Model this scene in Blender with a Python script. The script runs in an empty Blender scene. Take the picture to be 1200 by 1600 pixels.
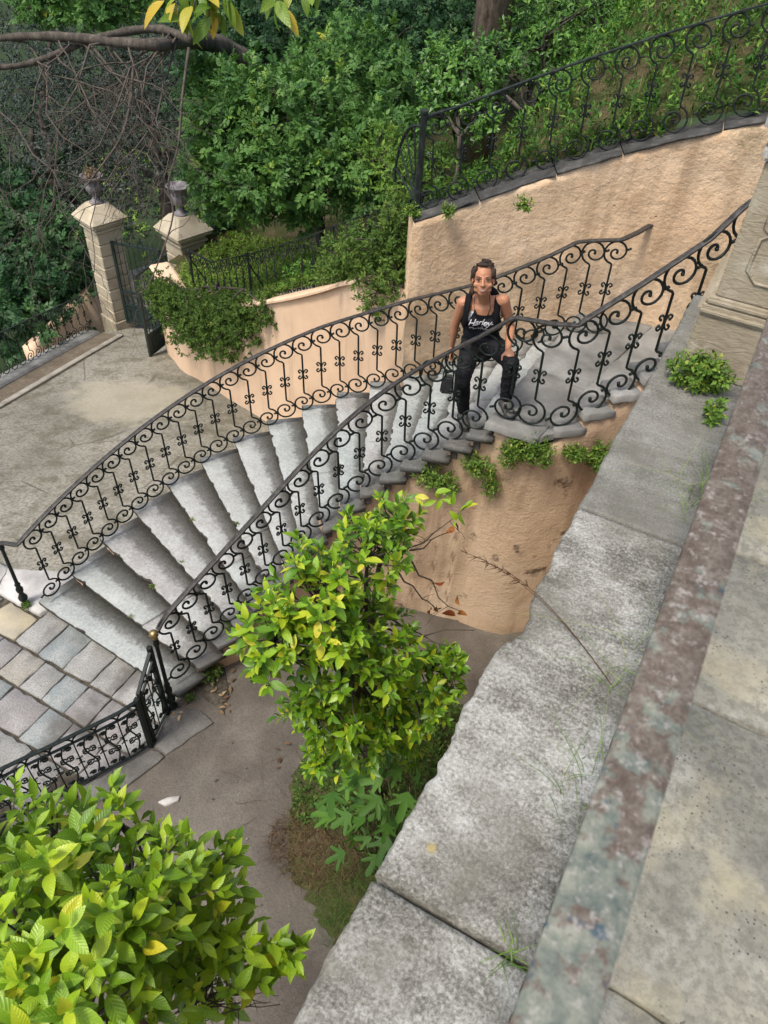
import bpy, bmesh, math, random
import numpy as np
from mathutils import Vector, Matrix

random.seed(7)
RNG = np.random.default_rng(11)
SC = bpy.context.scene
COL = SC.collection

# ------------------------------------------------------------------ camera
ZC = 6.2                       # eye height above the lower pavement
RW = np.array([[0.87600975, 0.36391542, -0.31650038],
               [0.47980225, -0.59096740, 0.64849621],
               [0.04895637, -0.71994659, -0.69230064]])   # world axes x cam(right, down, forward)
FPX = 1202.0
cam = bpy.data.cameras.new('camera')
cam.sensor_fit = 'VERTICAL'; cam.sensor_height = 24.0; cam.sensor_width = 18.0
cam.lens = 24.0 * FPX / 1600.0
cam.clip_start = 0.02; cam.clip_end = 3000
cam.dof.use_dof = True; cam.dof.focus_distance = 5.5; cam.dof.aperture_fstop = 7.0
camo = bpy.data.objects.new('camera', cam); COL.objects.link(camo)
camo.matrix_world = Matrix(((RW[0, 0], -RW[0, 1], -RW[0, 2], 0), (RW[1, 0], -RW[1, 1], -RW[1, 2], 0),
                            (RW[2, 0], -RW[2, 1], -RW[2, 2], ZC), (0, 0, 0, 1)))
SC.camera = camo

# ------------------------------------------------------------------ light
SUN_EL, SUN_AZ = math.radians(62), math.radians(200)   # direction towards the sun, azimuth from +Y clockwise
w = bpy.data.worlds.new('World'); SC.world = w; w.use_nodes = True
wn = w.node_tree.nodes; wl = w.node_tree.links
sky = wn.new('ShaderNodeTexSky'); sky.sky_type = 'NISHITA'; sky.sun_disc = False
sky.sun_elevation = SUN_EL; sky.sun_rotation = SUN_AZ
sky.air_density = 1.0; sky.dust_density = 4.0; sky.ozone_density = 1.0
bg = wn['Background']; bg.inputs['Strength'].default_value = 0.12
wl.new(sky.outputs[0], bg.inputs['Color'])
sun = bpy.data.lights.new('sun', 'SUN'); sun.energy = 1.5; sun.angle = math.radians(12); sun.color = (1, .95, .87)
suno = bpy.data.objects.new('sun', sun); COL.objects.link(suno)
sd = Vector((math.sin(SUN_AZ) * math.cos(SUN_EL), math.cos(SUN_AZ) * math.cos(SUN_EL), math.sin(SUN_EL)))
suno.rotation_euler = sd.to_track_quat('Z', 'Y').to_euler()
suno.location = (0, 0, 30)
SC.view_settings.view_transform = 'Standard'; SC.view_settings.look = 'None'
SC.view_settings.gamma = 1.0; SC.view_settings.use_curve_mapping = False
SC.view_settings.exposure = 0.95
SC.render.engine = 'CYCLES'
SC.cycles.max_bounces = 6; SC.cycles.transparent_max_bounces = 4
SC.cycles.caustics_reflective = False; SC.cycles.caustics_refractive = False

# ------------------------------------------------------------------ measuring helpers
def at(x, y, z):
    """photo measurement (1200x1600) of a point whose height above the pavement is known -> world"""
    d = RW @ np.array([x - 600.0, y - 800.0, FPX])
    t = (z - ZC) / d[2]
    return Vector((d[0] * t, d[1] * t, z))

def dep(x, y, depth):
    d = RW @ np.array([x - 600.0, y - 800.0, FPX]) / FPX * depth
    return Vector((d[0], d[1], d[2] + ZC))

# ------------------------------------------------------------------ object helpers
def link(o, parent=None):
    COL.objects.link(o)
    if parent is not None:
        o.parent = parent
    return o

def tag(o, label=None, cat=None, group=None, kind=None):
    if label: o['label'] = label
    if cat: o['category'] = cat
    if group: o['group'] = group
    if kind: o['kind'] = kind
    return o

def empty(name, loc=(0, 0, 0)):
    o = bpy.data.objects.new(name, None); o.location = loc; o.empty_display_size = .1
    return link(o)

def obj(name, me, mat=None, parent=None, loc=None, rot=None):
    """mesh in world coordinates unless loc is given (loc is a world position; parents are never rotated)"""
    o = bpy.data.objects.new(name, me)
    if mat is not None and len(me.materials) == 0: me.materials.append(mat)
    l = Vector(loc) if loc is not None else Vector((0, 0, 0))
    if parent is not None:
        p = parent; off = Vector((0, 0, 0))
        while p is not None:
            off += p.location; p = p.parent
        l = l - off
    o.location = l
    if rot is not None: o.rotation_euler = rot
    return link(o, parent)

def npmesh(name, V, faces, smooth=False, uv=None, rnd=None):
    """V (n,3); faces: list of int arrays (m,k); uv per vertex; rnd per face"""
    me = bpy.data.meshes.new(name)
    V = np.asarray(V, np.float32)
    if not isinstance(faces, list): faces = [faces]
    faces = [np.asarray(f, np.int32) for f in faces if len(f)]
    nf = sum(len(f) for f in faces); nl = sum(f.size for f in faces)
    me.vertices.add(len(V)); me.vertices.foreach_set('co', V.ravel())
    me.loops.add(nl); me.polygons.add(nf)
    loops = np.concatenate([f.ravel() for f in faces])
    tot = np.concatenate([np.full(len(f), f.shape[1], np.int32) for f in faces])
    st = np.concatenate([[0], np.cumsum(tot)[:-1]]).astype(np.int32)
    me.loops.foreach_set('vertex_index', loops)
    me.polygons.foreach_set('loop_start', st)
    me.polygons.foreach_set('loop_total', tot)
    if smooth: me.polygons.foreach_set('use_smooth', np.ones(nf, bool))
    if uv is not None:
        u = me.uv_layers.new(name='UVMap')
        u.data.foreach_set('uv', np.asarray(uv, np.float32)[loops].ravel())
    if rnd is not None:
        a = me.attributes.new('rnd', 'FLOAT', 'FACE'); a.data.foreach_set('value', np.asarray(rnd, np.float32))
    me.update(calc_edges=True); me.validate()
    return me

class MB:
    """collects simple shapes into one mesh"""
    def __init__(s): s.v = []; s.f = []; s.n = 0
    def add(s, V, F):
        s.v.append(np.asarray(V, float)); s.f += [[i + s.n for i in f] for f in F]; s.n += len(V)
    def box(s, c, size, rz=0, taper=1.0):
        x, y, z = np.array(size) / 2
        V = np.array([(-x, -y, -z), (x, -y, -z), (x, y, -z), (-x, y, -z), (-x * taper, -y * taper, z), (x * taper, -y * taper, z), (x * taper, y * taper, z), (-x * taper, y * taper, z)])
        ca, sa = math.cos(rz), math.sin(rz)
        V = np.c_[V[:, 0] * ca - V[:, 1] * sa, V[:, 0] * sa + V[:, 1] * ca, V[:, 2]] + np.array(c)
        s.add(V, [(0, 3, 2, 1), (4, 5, 6, 7), (0, 1, 5, 4), (1, 2, 6, 5), (2, 3, 7, 6), (3, 0, 4, 7)])
    def tube(s, pts, r, k=6, flat=1.0, up=(0, 0, 1), closed=False):
        P = np.array([tuple(p) for p in pts], float); n = len(P)
        R = np.broadcast_to(np.asarray(r, float), (n,))
        T = np.gradient(P, axis=0) if not closed else np.roll(P, -1, 0) - np.roll(P, 1, 0)
        T /= np.linalg.norm(T, axis=1)[:, None] + 1e-9
        u = np.array(up, float); N = []
        prev = None
        for t in T:
            a = u if prev is None else prev
            b = a - t * (a @ t)
            if np.linalg.norm(b) < 1e-4: b = np.cross(t, (1, .3, .2))
            b /= np.linalg.norm(b); N.append(b); prev = b
        N = np.array(N); B = np.cross(T, N)
        ang = np.arange(k) * 2 * math.pi / k + math.pi / k
        V = (P[:, None] + R[:, None, None] * (np.cos(ang)[None, :, None] * N[:, None] * flat + np.sin(ang)[None, :, None] * B[:, None])).reshape(-1, 3)
        F = []
        m = n if closed else n - 1
        for i in range(m):
            i2 = (i + 1) % n
            for j in range(k):
                F.append((i * k + j, i * k + (j + 1) % k, i2 * k + (j + 1) % k, i2 * k + j))
        if not closed:
            F.append(tuple(range(k))[::-1]); F.append(tuple((n - 1) * k + j for j in range(k)))
        s.add(V, F)
    def strip(s, pts, w, h, up=(0, 0, 1)):
        """rectangular bar w wide (horizontal) h tall swept along pts"""
        P = np.array([tuple(p) for p in pts], float); T = np.gradient(P, axis=0); T /= np.linalg.norm(T, axis=1)[:, None]
        side = np.cross(T, np.array(up)); side /= np.linalg.norm(side, axis=1)[:, None]
        nn = np.cross(side, T)
        c = w * .12
        prof = [(-w / 2, -h / 2), (w / 2, -h / 2), (w / 2, h / 2 - c * .6), (w / 2 - c, h / 2), (-w / 2 + c, h / 2), (-w / 2, h / 2 - c * .6)]
        V = np.array([P + side * a + nn * b for a, b in prof]).transpose(1, 0, 2).reshape(-1, 3)
        k = 6; F = []
        for i in range(len(P) - 1):
            for j in range(k): F.append((i * k + j, i * k + (j + 1) % k, (i + 1) * k + (j + 1) % k, (i + 1) * k + j))
        F.append(tuple(range(k))[::-1]); F.append(tuple((len(P) - 1) * k + j for j in range(k)))
        s.add(V, F)
    def lathe(s, c, prof, k=16, axis=None):
        c = np.array(tuple(c), float); a = np.arange(k) * 2 * math.pi / k
        V = np.array([[(r * math.cos(t), r * math.sin(t), z) for t in a] for r, z in prof]).reshape(-1, 3) + c
        F = []
        for i in range(len(prof) - 1):
            for j in range(k): F.append((i * k + j, i * k + (j + 1) % k, (i + 1) * k + (j + 1) % k, (i + 1) * k + j))
        F.append(tuple(range(k))[::-1]); F.append(tuple((len(prof) - 1) * k + j for j in range(k)))
        s.add(V, F)
    def ball(s, c, r, k=8, sc=(1, 1, 1)):
        n = k // 2 + 1
        s_ = [(r * math.sin(math.pi * i / n), -r * math.cos(math.pi * i / n)) for i in range(1, n)]
        a = np.arange(k) * 2 * math.pi / k
        V = np.array([[(q * math.cos(t), q * math.sin(t), z) for t in a] for q, z in s_]).reshape(-1, 3) * np.array(sc) + np.array(tuple(c))
        F = []
        for i in range(len(s_) - 1):
            for j in range(k): F.append((i * k + j, i * k + (j + 1) % k, (i + 1) * k + (j + 1) % k, (i + 1) * k + j))
        F.append(tuple(range(k))[::-1]); F.append(tuple((len(s_) - 1) * k + j for j in range(k)))
        s.add(V, F)
    def mesh(s, name, smooth=False, bevel=0, seg=1):
        me = bpy.data.meshes.new(name)
        me.from_pydata([tuple(p) for p in np.concatenate(s.v)], [], s.f); me.update()
        if bevel:
            bm = bmesh.new(); bm.from_mesh(me)
            es = [e for e in bm.edges if len(e.link_faces) == 2 and e.calc_face_angle(0) > .5]
            bmesh.ops.bevel(bm, geom=es, offset=bevel, segments=seg, affect='EDGES', clamp_overlap=True)
            bm.to_mesh(me); bm.free()
        if smooth:
            me.polygons.foreach_set('use_smooth', np.ones(len(me.polygons), bool))
        return me

def autosmooth(me, ang=40):
    me.polygons.foreach_set('use_smooth', np.ones(len(me.polygons), bool))
    bm = bmesh.new(); bm.from_mesh(me)
    for e in bm.edges:
        if len(e.link_faces) == 2 and e.calc_face_angle(0) > math.radians(ang): e.smooth = False
    bm.to_mesh(me); bm.free()
    return me

# ------------------------------------------------------------------ materials
class Mat:
    def __init__(s, name):
        s.m = bpy.data.materials.new(name); s.m.use_nodes = True
        s.t = s.m.node_tree; s.b = s.t.nodes['Principled BSDF']; s.out = s.t.nodes['Material Output']
        s.co = None
    def n(s, kind, **kw):
        nd = s.t.nodes.new(kind)
        for k, v in kw.items(): setattr(nd, k, v)
        return nd
    def l(s, a, b): s.t.links.new(a, b)
    def setin(s, sock, v):
        if hasattr(v, 'is_output'): s.l(v, sock)
        elif isinstance(v, (tuple, list)): sock.default_value = (*v, 1) if len(v) == 3 and len(sock.default_value) == 4 else v
        else: sock.default_value = v
    def pos(s):
        if s.co is None:
            s.co = s.n('ShaderNodeNewGeometry').outputs['Position']
        return s.co
    def objco(s): return s.n('ShaderNodeTexCoord').outputs['Object']
    def uv(s): return s.n('ShaderNodeTexCoord').outputs['UV']
    def sep(s, v):
        x = s.n('ShaderNodeSeparateXYZ'); s.l(v, x.inputs[0]); return x.outputs
    def scale(s, v, sc):
        x = s.n('ShaderNodeMapping'); s.l(v, x.inputs[0]); x.inputs['Scale'].default_value = sc; return x.outputs[0]
    def noise(s, scale, detail=4, rough=.55, co=None, dist=0.0):
        x = s.n('ShaderNodeTexNoise'); s.l(co if co is not None else s.pos(), x.inputs['Vector'])
        x.inputs['Scale'].default_value = scale; x.inputs['Detail'].default_value = detail
        x.inputs['Roughness'].default_value = rough; x.inputs['Distortion'].default_value = dist
        return x.outputs['Fac']
    def voro(s, scale, co=None, feature='F1', rnd=1.0):
        x = s.n('ShaderNodeTexVoronoi', feature=feature); s.l(co if co is not None else s.pos(), x.inputs['Vector'])
        x.inputs['Scale'].default_value = scale
        return x.outputs['Distance']
    def ramp(s, f, stops, interp='LINEAR'):
        x = s.n('ShaderNodeValToRGB'); s.setin(x.inputs[0], f); e = x.color_ramp.elements; x.color_ramp.interpolation = interp
        while len(e) < len(stops): e.new(.5)
        for el, (p, c) in zip(e, stops):
            el.position = p; el.color = (*c, 1) if isinstance(c, (tuple, list)) else (c, c, c, 1)
        return x.outputs[0]
    def mix(s, f, a, b, mode='MIX'):
        x = s.n('ShaderNodeMix', data_type='RGBA', blend_type=mode)
        s.setin(x.inputs[0], f); s.setin(x.inputs[6], a); s.setin(x.inputs[7], b); return x.outputs[2]
    def math(s, op, a, b=0.0, c=None):
        x = s.n('ShaderNodeMath', operation=op); s.setin(x.inputs[0], a); s.setin(x.inputs[1], b)
        if c is not None: s.setin(x.inputs[2], c)
        return x.outputs[0]
    def attr(s, name): return s.n('ShaderNodeAttribute', attribute_name=name).outputs['Fac']
    def objrnd(s): return s.n('ShaderNodeObjectInfo').outputs['Random']
    def bump(s, h, strength=.3, dist=.01):
        x = s.n('ShaderNodeBump'); x.inputs['Strength'].default_value = strength; x.inputs['Distance'].default_value = dist
        s.l(h, x.inputs['Height']); s.l(x.outputs[0], s.b.inputs['Normal']); return x
    def col(s, c): s.setin(s.b.inputs['Base Color'], c); return s
    def rough(s, r): s.setin(s.b.inputs['Roughness'], r); return s
    def spec(s, v): s.b.inputs['Specular IOR Level'].default_value = v; return s

def leaf_mat(name, stops, rough=.45, trans=.35, vein=0.0, veincol=(.35, .4, .06), objr=False, spec=.4):
    k = Mat(name)
    r = k.objrnd() if objr else k.attr('rnd')
    c = k.ramp(r, stops)
    if vein:
        u = k.sep(k.uv())
        a = k.math('ABSOLUTE', k.math('SUBTRACT', u[0], .5))
        mid = k.ramp(a, [(0, 1.0), (.05, 0.0)])
        s_ = k.math('ABSOLUTE', k.math('SINE', k.math('MULTIPLY', k.math('SUBTRACT', u[1], k.math('MULTIPLY', a, .55)), 27.0)))
        side = k.ramp(s_, [(0, .7), (.22, 0.0)])
        f = k.math('MULTIPLY', k.math('MAXIMUM', mid, side), vein)
        c = k.mix(f, c, veincol)
        k.bump(k.math('SUBTRACT', 1.0, s_), .25, .004)
    k.col(c).rough(rough).spec(spec)
    tr = k.n('ShaderNodeBsdfTranslucent'); 
    k.l(k.mix(.5, c, (.9, .9, .25), 'MULTIPLY'), tr.inputs[0])
    mx = k.n('ShaderNodeMixShader'); mx.inputs[0].default_value = trans
    k.l(k.b.outputs[0], mx.inputs[1]); k.l(tr.outputs[0], mx.inputs[2]); k.l(mx.outputs[0], k.out.inputs[0])
    return k.m

MT = {}
def build_materials():
    # peach plaster on the retaining walls
    k = Mat('plaster')
    big = k.noise(1.1, 5, .6); mid = k.noise(5, 5, .6); fine = k.noise(38, 4, .65)
    c = k.ramp(big, [(.3, (.57, .40, .25)), (.5, (.68, .50, .325)), (.72, (.73, .565, .40))])
    c = k.mix(k.ramp(mid, [(.52, 0.0), (.68, .55)]), c, (.54, .35, .20))
    st = k.noise(1.0, 4, .6, k.scale(k.pos(), (5, 5, .35)))
    c = k.mix(k.ramp(st, [(.47, 0.0), (.68, .62)]), c, (.33, .225, .135))
    gr = k.noise(.9, 6, .62)
    c = k.mix(k.math('MULTIPLY', k.ramp(gr, [(.50, 0.0), (.66, .75)]), k.ramp(fine, [(.35, 0.2), (.6, 1.0)])), c, (.20, .17, .10))
    pit = k.voro(9, feature='F1'); pm = k.math('MULTIPLY', k.ramp(pit, [(.0, 1.0), (.11, 0.0)]), k.ramp(k.noise(2.3, 2), [(.55, 0.0), (.62, 1.0)]))
    c = k.mix(k.math('MULTIPLY', pm, .8), c, (.13, .085, .055))
    k.col(c).rough(.92).spec(.15)
    lum = k.noise(15, 6, .68)
    h = k.math('ADD', k.math('MULTIPLY', fine, .30), k.math('ADD', k.math('MULTIPLY', mid, .9), k.math('ADD', lum, k.math('MULTIPLY', pm, -1.0))))
    k.bump(h, .6, .035); MT['plaster'] = k.m
    # smoother, newer render on the lower garden wall
    k = Mat('plaster_smooth')
    big = k.noise(.8, 4, .6); fine = k.noise(45, 4, .6)
    c = k.ramp(big, [(.3, (.62, .43, .28)), (.55, (.71, .515, .35)), (.8, (.74, .57, .42))])
    c = k.mix(k.ramp(k.noise(1.4, 4, .6, k.scale(k.pos(), (4, 4, .4))), [(.55, 0.0), (.75, .5)]), c, (.33, .22, .13))
    c = k.mix(k.ramp(k.voro(7, feature='F1'), [(.0, .8), (.07, 0.0)]), c, (.25, .16, .10))
    k.col(c).rough(.9).spec(.15); k.bump(k.math('ADD', fine, k.noise(7, 4)), .35, .012); MT['plaster_smooth'] = k.m
    # damp plaster of the well under the stairs
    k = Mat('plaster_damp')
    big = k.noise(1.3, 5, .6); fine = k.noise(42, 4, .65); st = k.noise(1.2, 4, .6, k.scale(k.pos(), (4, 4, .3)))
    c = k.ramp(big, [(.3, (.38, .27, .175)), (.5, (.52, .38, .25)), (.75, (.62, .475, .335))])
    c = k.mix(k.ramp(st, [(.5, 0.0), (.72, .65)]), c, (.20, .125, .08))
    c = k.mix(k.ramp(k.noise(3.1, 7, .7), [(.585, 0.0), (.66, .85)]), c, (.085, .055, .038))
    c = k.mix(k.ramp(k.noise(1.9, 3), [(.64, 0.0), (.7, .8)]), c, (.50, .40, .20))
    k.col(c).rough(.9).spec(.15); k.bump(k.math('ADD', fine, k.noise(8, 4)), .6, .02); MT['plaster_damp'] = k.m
    # worn grey stair stone: u along the nosing, v from front (0) to back (1)
    k = Mat('tread_stone')
    u = k.sep(k.uv()); tint = k.objrnd()
    fine = k.noise(70, 4, .7); mid = k.noise(6, 5, .6)
    base = k.ramp(tint, [(0, (.27, .31, .30)), (.3, (.34, .35, .325)), (.6, (.30, .29, .275)), (.8, (.36, .365, .345)), (1, (.28, .32, .30))])
    base = k.mix(k.ramp(fine, [(.35, .5), (.6, 0.0)]), base, (.12, .12, .11))
    base = k.mix(k.ramp(k.math('ADD', k.math('MULTIPLY', k.noise(34, 6, .75), .6), k.math('MULTIPLY', k.noise(4, 4, .6), .4)), [(.44, 0.0), (.60, .75)]), base, (.41, .43, .41))
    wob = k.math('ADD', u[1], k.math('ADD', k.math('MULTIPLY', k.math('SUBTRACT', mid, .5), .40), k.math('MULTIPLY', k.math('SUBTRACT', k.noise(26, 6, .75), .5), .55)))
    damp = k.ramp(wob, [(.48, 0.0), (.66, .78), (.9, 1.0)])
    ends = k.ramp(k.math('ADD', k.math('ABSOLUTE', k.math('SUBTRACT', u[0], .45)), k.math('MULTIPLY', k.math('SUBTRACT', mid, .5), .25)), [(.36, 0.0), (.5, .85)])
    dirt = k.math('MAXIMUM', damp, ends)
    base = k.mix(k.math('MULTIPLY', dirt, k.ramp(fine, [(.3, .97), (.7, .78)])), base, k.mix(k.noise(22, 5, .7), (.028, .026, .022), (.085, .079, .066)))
    k.col(base).rough(k.ramp(mid, [(.3, .55), (.7, .8)])).spec(.3)
    k.bump(k.math('ADD', fine, k.math('MULTIPLY', k.noise(14, 6, .7), .8)), .7, .008); MT['tread'] = k.m
    # dark stone of the risers and nosing front faces
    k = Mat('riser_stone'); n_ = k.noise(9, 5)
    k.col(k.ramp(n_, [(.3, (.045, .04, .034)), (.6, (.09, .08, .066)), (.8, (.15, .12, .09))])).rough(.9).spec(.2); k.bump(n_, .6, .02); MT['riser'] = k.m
    # landing slabs
    k = Mat('landing_stone'); fine = k.noise(60, 4, .7); mid = k.noise(3, 5, .6)
    c = k.ramp(mid, [(.3, (.11, .11, .10)), (.5, (.20, .20, .185)), (.7, (.31, .31, .29))])
    c = k.mix(k.ramp(fine, [(.4, .3), (.6, 0.0)]), c, (.15, .15, .14))
    k.col(c).rough(.8).spec(.25); k.bump(k.math('ADD', fine, mid), .35, .01); MT['landing'] = k.m
    # paving stones, each a little different
    k = Mat('paving_stone'); r = k.objrnd(); fine = k.noise(75, 4, .7); mid = k.noise(5, 5, .6)
    c = k.ramp(r, [(0, (.255, .25, .235)), (.2, (.265, .25, .24)), (.4, (.235, .265, .255)), (.6, (.28, .28, .26)), (.8, (.225, .255, .25)), (.93, (.29, .27, .225))], 'CONSTANT')
    c = k.mix(k.ramp(mid, [(.45, 0.0), (.7, .6)]), c, (.42, .42, .39))
    c = k.mix(k.ramp(k.noise(2.2, 4, .6), [(.5, 0.0), (.66, .75)]), c, (.10, .09, .08))
    c = k.mix(k.ramp(fine, [(.38, .6), (.54, 0.0)]), c, (.085, .085, .08))
    k.col(c).rough(.75).spec(.3); k.bump(k.math('ADD', k.math('MULTIPLY', fine, .6), mid), .5, .01); MT['paving'] = k.m
    k = Mat('pale_stone'); n_ = k.noise(5, 5)
    k.col(k.ramp(n_, [(.3, (.30, .29, .27)), (.6, (.48, .47, .44)), (.8, (.56, .55, .52))])).rough(.85).spec(.2); k.bump(k.noise(30, 4), .4, .01); MT['pale_stone'] = k.m
    k = Mat('yellow_stone'); n_ = k.noise(3, 5); f_ = k.noise(70, 4, .7)
    c = k.ramp(n_, [(.3, (.26, .24, .20)), (.5, (.37, .33, .24)), (.7, (.48, .41, .27))]); c = k.mix(k.ramp(f_, [(.36, .4), (.5, 0.0)]), c, (.2, .19, .16))
    k.col(c).rough(.8).spec(.2); k.bump(f_, .4, .008); MT['yellow_stone'] = k.m
    # joint soil
    k = Mat('joint_soil'); n_ = k.noise(20, 5)
    k.col(k.ramp(n_, [(.3, (.035, .03, .025)), (.6, (.09, .08, .06)), (.8, (.13, .12, .08))])).rough(.95).spec(.1); k.bump(n_, .8, .02); MT['joint'] = k.m
    # concrete drive
    k = Mat('drive_concrete'); big = k.noise(.45, 5, .6); mid = k.noise(2.6, 8, .72); fine = k.noise(26, 6, .75)
    c = k.ramp(big, [(.3, (.20, .19, .155)), (.5, (.275, .262, .215)), (.7, (.35, .335, .28))])
    c = k.mix(k.ramp(mid, [(.48, 0.0), (.60, .7)]), c, (.115, .105, .07))
    c = k.mix(k.ramp(k.noise(5, 6, .7), [(.55, 0.0), (.7, .5)]), c, (.38, .355, .29))
    c = k.mix(k.ramp(fine, [(.38, .7), (.56, 0.0)]), c, (.085, .078, .052))
    # the pale patch of newer concrete
    p = k.sep(k.pos())
    dx = k.math('DIVIDE', k.math('ADD', p[0], 8.25), 1.25); dy = k.math('DIVIDE', k.math('SUBTRACT', p[1], 7.2), 0.95)
    rr = k.math('SQRT', k.math('ADD', k.math('MULTIPLY', dx, dx), k.math('MULTIPLY', dy, dy)))
    rr = k.math('ADD', rr, k.math('MULTIPLY', k.math('SUBTRACT', k.noise(1.8, 5, .6), .5), 1.3))
    c = k.mix(k.ramp(rr, [(.70, .6), (1.0, 0.0)]), c, (.40, .365, .27))
    cr = k.voro(.75, k.mix(.12, k.pos(), k.n('ShaderNodeTexNoise').outputs['Color']), 'DISTANCE_TO_EDGE')
    crm = k.math('MULTIPLY', k.ramp(cr, [(.0, 1.0), (.012, 0.0)]), k.math('MULTIPLY', k.ramp(k.noise(.9, 2), [(.45, 0.0), (.55, 1.0)]), k.ramp(rr, [(.9, 0.0), (1.1, 1.0)])))
    c = k.mix(k.math('MULTIPLY', crm, .75), c, (.09, .08, .055))
    k.col(c).rough(.9).spec(.2); k.bump(k.math('ADD', k.math('MULTIPLY', fine, .5), k.math('SUBTRACT', mid, crm)), .45, .015); MT['drive'] = k.m
    k = Mat('pale_grit'); k.col(k.ramp(k.noise(6, 2), [(.35, (.06, .05, .04)), (.55, (.16, .14, .115)), (.7, (.30, .27, .22))])).rough(.9).spec(.1); MT['pale_grit'] = k.m
    k = Mat('pale_road'); k.col(k.ramp(k.noise(.5, 5), [(.3, (.07, .075, .06)), (.56, (.13, .135, .115)), (.68, (.34, .345, .33))])).rough(.9).spec(.15); MT['road'] = k.m
    k = Mat('gutter_concrete'); mid = k.noise(3, 6, .7); fine = k.noise(30, 5, .7)
    c = k.ramp(mid, [(.35, (.12, .095, .065)), (.6, (.20, .165, .12))]); c = k.mix(k.ramp(fine, [(.4, .5), (.58, 0.0)]), c, (.07, .06, .04)); k.col(c).rough(.9).spec(.2); k.bump(fine, .4, .01); MT['gutter'] = k.m
    k = Mat('kerb_concrete'); mid = k.noise(4, 6, .7); c = k.ramp(mid, [(.35, (.22, .205, .165)), (.6, (.36, .34, .285))]); k.col(c).rough(.9).spec(.2); k.bump(k.noise(30, 5), .4, .01); MT['kerb_pale'] = k.m
    # silty floor of the well
    k = Mat('silt_floor'); big = k.noise(1.1, 5, .6); mid = k.noise(4, 5, .6); fine = k.noise(60, 4, .7)
    c = k.ramp(big, [(.32, (.058, .049, .038)), (.5, (.115, .10, .081)), (.66, (.19, .172, .143))])
    p = k.sep(k.pos())
    for cx, cy, rad in ((-2.55, 2.36, .26), (-2.52, 2.02, .17), (-2.35, 2.62, .42), (-2.75, 1.75, .30)):
        dx = k.math('ADD', p[0], -cx); dy = k.math('ADD', p[1], -cy)
        rr = k.math('ADD', k.math('SQRT', k.math('ADD', k.math('MULTIPLY', dx, dx), k.math('MULTIPLY', dy, dy))), k.math('MULTIPLY', k.math('SUBTRACT', k.noise(2.6, 5, .6), .5), .55))
        ring = k.ramp(k.math('ABSOLUTE', k.math('SUBTRACT', rr, rad)), [(.0, .30), (.08, 0.0)])
        c = k.mix(k.math('MULTIPLY', ring, k.ramp(big, [(.38, 0.0), (.56, 1.0)])), c, (.15, .138, .118))
    c = k.mix(k.ramp(mid, [(.55, 0.0), (.75, .5)]), c, (.11, .098, .080))
    c = k.mix(k.ramp(fine, [(.40, .35), (.55, 0.0)]), c, (.035, .03, .024)); c = k.mix(k.ramp(k.noise(130, 3, .7), [(.62, 0.0), (.70, .35)]), c, (.20, .185, .16))
    k.col(c).rough(k.ramp(big, [(.3, .45), (.7, .8)])).spec(.3); k.bump(k.math('ADD', mid, k.math('MULTIPLY', fine, .6)), .45, .02); MT['silt'] = k.m
    k = Mat('damp_slab'); mid = k.noise(4, 5, .6); fine = k.noise(60, 4, .7)
    c = k.ramp(mid, [(.3, (.085, .082, .074)), (.6, (.16, .155, .14)), (.8, (.24, .23, .21))]); c = k.mix(k.ramp(fine, [(.4, .4), (.55, 0.0)]), c, (.06, .06, .055))
    k.col(c).rough(.7).spec(.3); k.bump(k.math('ADD', mid, fine), .4, .012); MT['damp_slab'] = k.m
    # lichen covered ledge limestone
    k = Mat('ledge_stone'); big = k.noise(2.6, 5, .6); g = k.noise(120, 5, .75, dist=.4); sp = k.noise(160, 3, .7); mid = k.noise(9, 6, .65)
    thr = k.math('ADD', k.math('MULTIPLY', g, .95), k.math('ADD', .025, k.math('MULTIPLY', k.math('SUBTRACT', mid, .5), .6)))
    thr = k.math('ADD', thr, k.math('MULTIPLY', k.math('SUBTRACT', big, .5), .5))
    thr = k.math('ADD', thr, k.math('MULTIPLY', k.math('SUBTRACT', k.noise(14, 6, .7, k.scale(k.pos(), (1, 3, 1)), .3), .5), .35))
    c = k.ramp(thr, [(.30, (.075, .072, .06)), (.44, (.165, .16, .135)), (.56, (.285, .28, .245)), (.74, (.45, .45, .415))])
    c = k.mix(k.ramp(k.noise(3.5, 4, .6), [(.5, 0.0), (.66, .6)]), c, (.155, .145, .115))
    c = k.mix(k.ramp(k.voro(32), [(.0, 1.0), (.10, 0.0)]), c, k.mix(k.noise(4, 1), (.06, .06, .05), (.22, .22, .20)))
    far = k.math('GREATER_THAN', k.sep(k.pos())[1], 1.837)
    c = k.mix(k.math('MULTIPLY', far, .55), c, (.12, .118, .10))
    yl = k.math('MULTIPLY', k.ramp(k.voro(6.5), [(.06, 1.0), (.12, 0.0)]), k.ramp(k.noise(2.1, 1), [(.56, 0.0), (.60, .7)]))
    c = k.mix(yl, c, (.45, .33, .07))
    k.col(c).rough(.9).spec(.15); k.bump(k.math('ADD', k.math('MULTIPLY', thr, .6), k.math('MULTIPLY', sp, .4)), .65, .006); MT['ledge'] = k.m
    k = Mat('terrace_stone'); big = k.noise(3, 5, .6); fine = k.noise(90, 4, .7); mid = k.noise(9, 5, .6)
    c = k.ramp(big, [(.3, (.145, .142, .122)), (.5, (.23, .222, .175)), (.7, (.32, .305, .235))])
    c = k.mix(k.ramp(mid, [(.55, 0.0), (.7, .45)]), c, (.40, .395, .355))
    c = k.mix(k.ramp(k.noise(2.3, 3), [(.50, 0.0), (.68, .75)]), c, (.15, .15, .14))
    c = k.mix(k.ramp(k.noise(38, 6, .75), [(.42, .55), (.56, 0.0)]), c, (.10, .097, .08))
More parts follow.
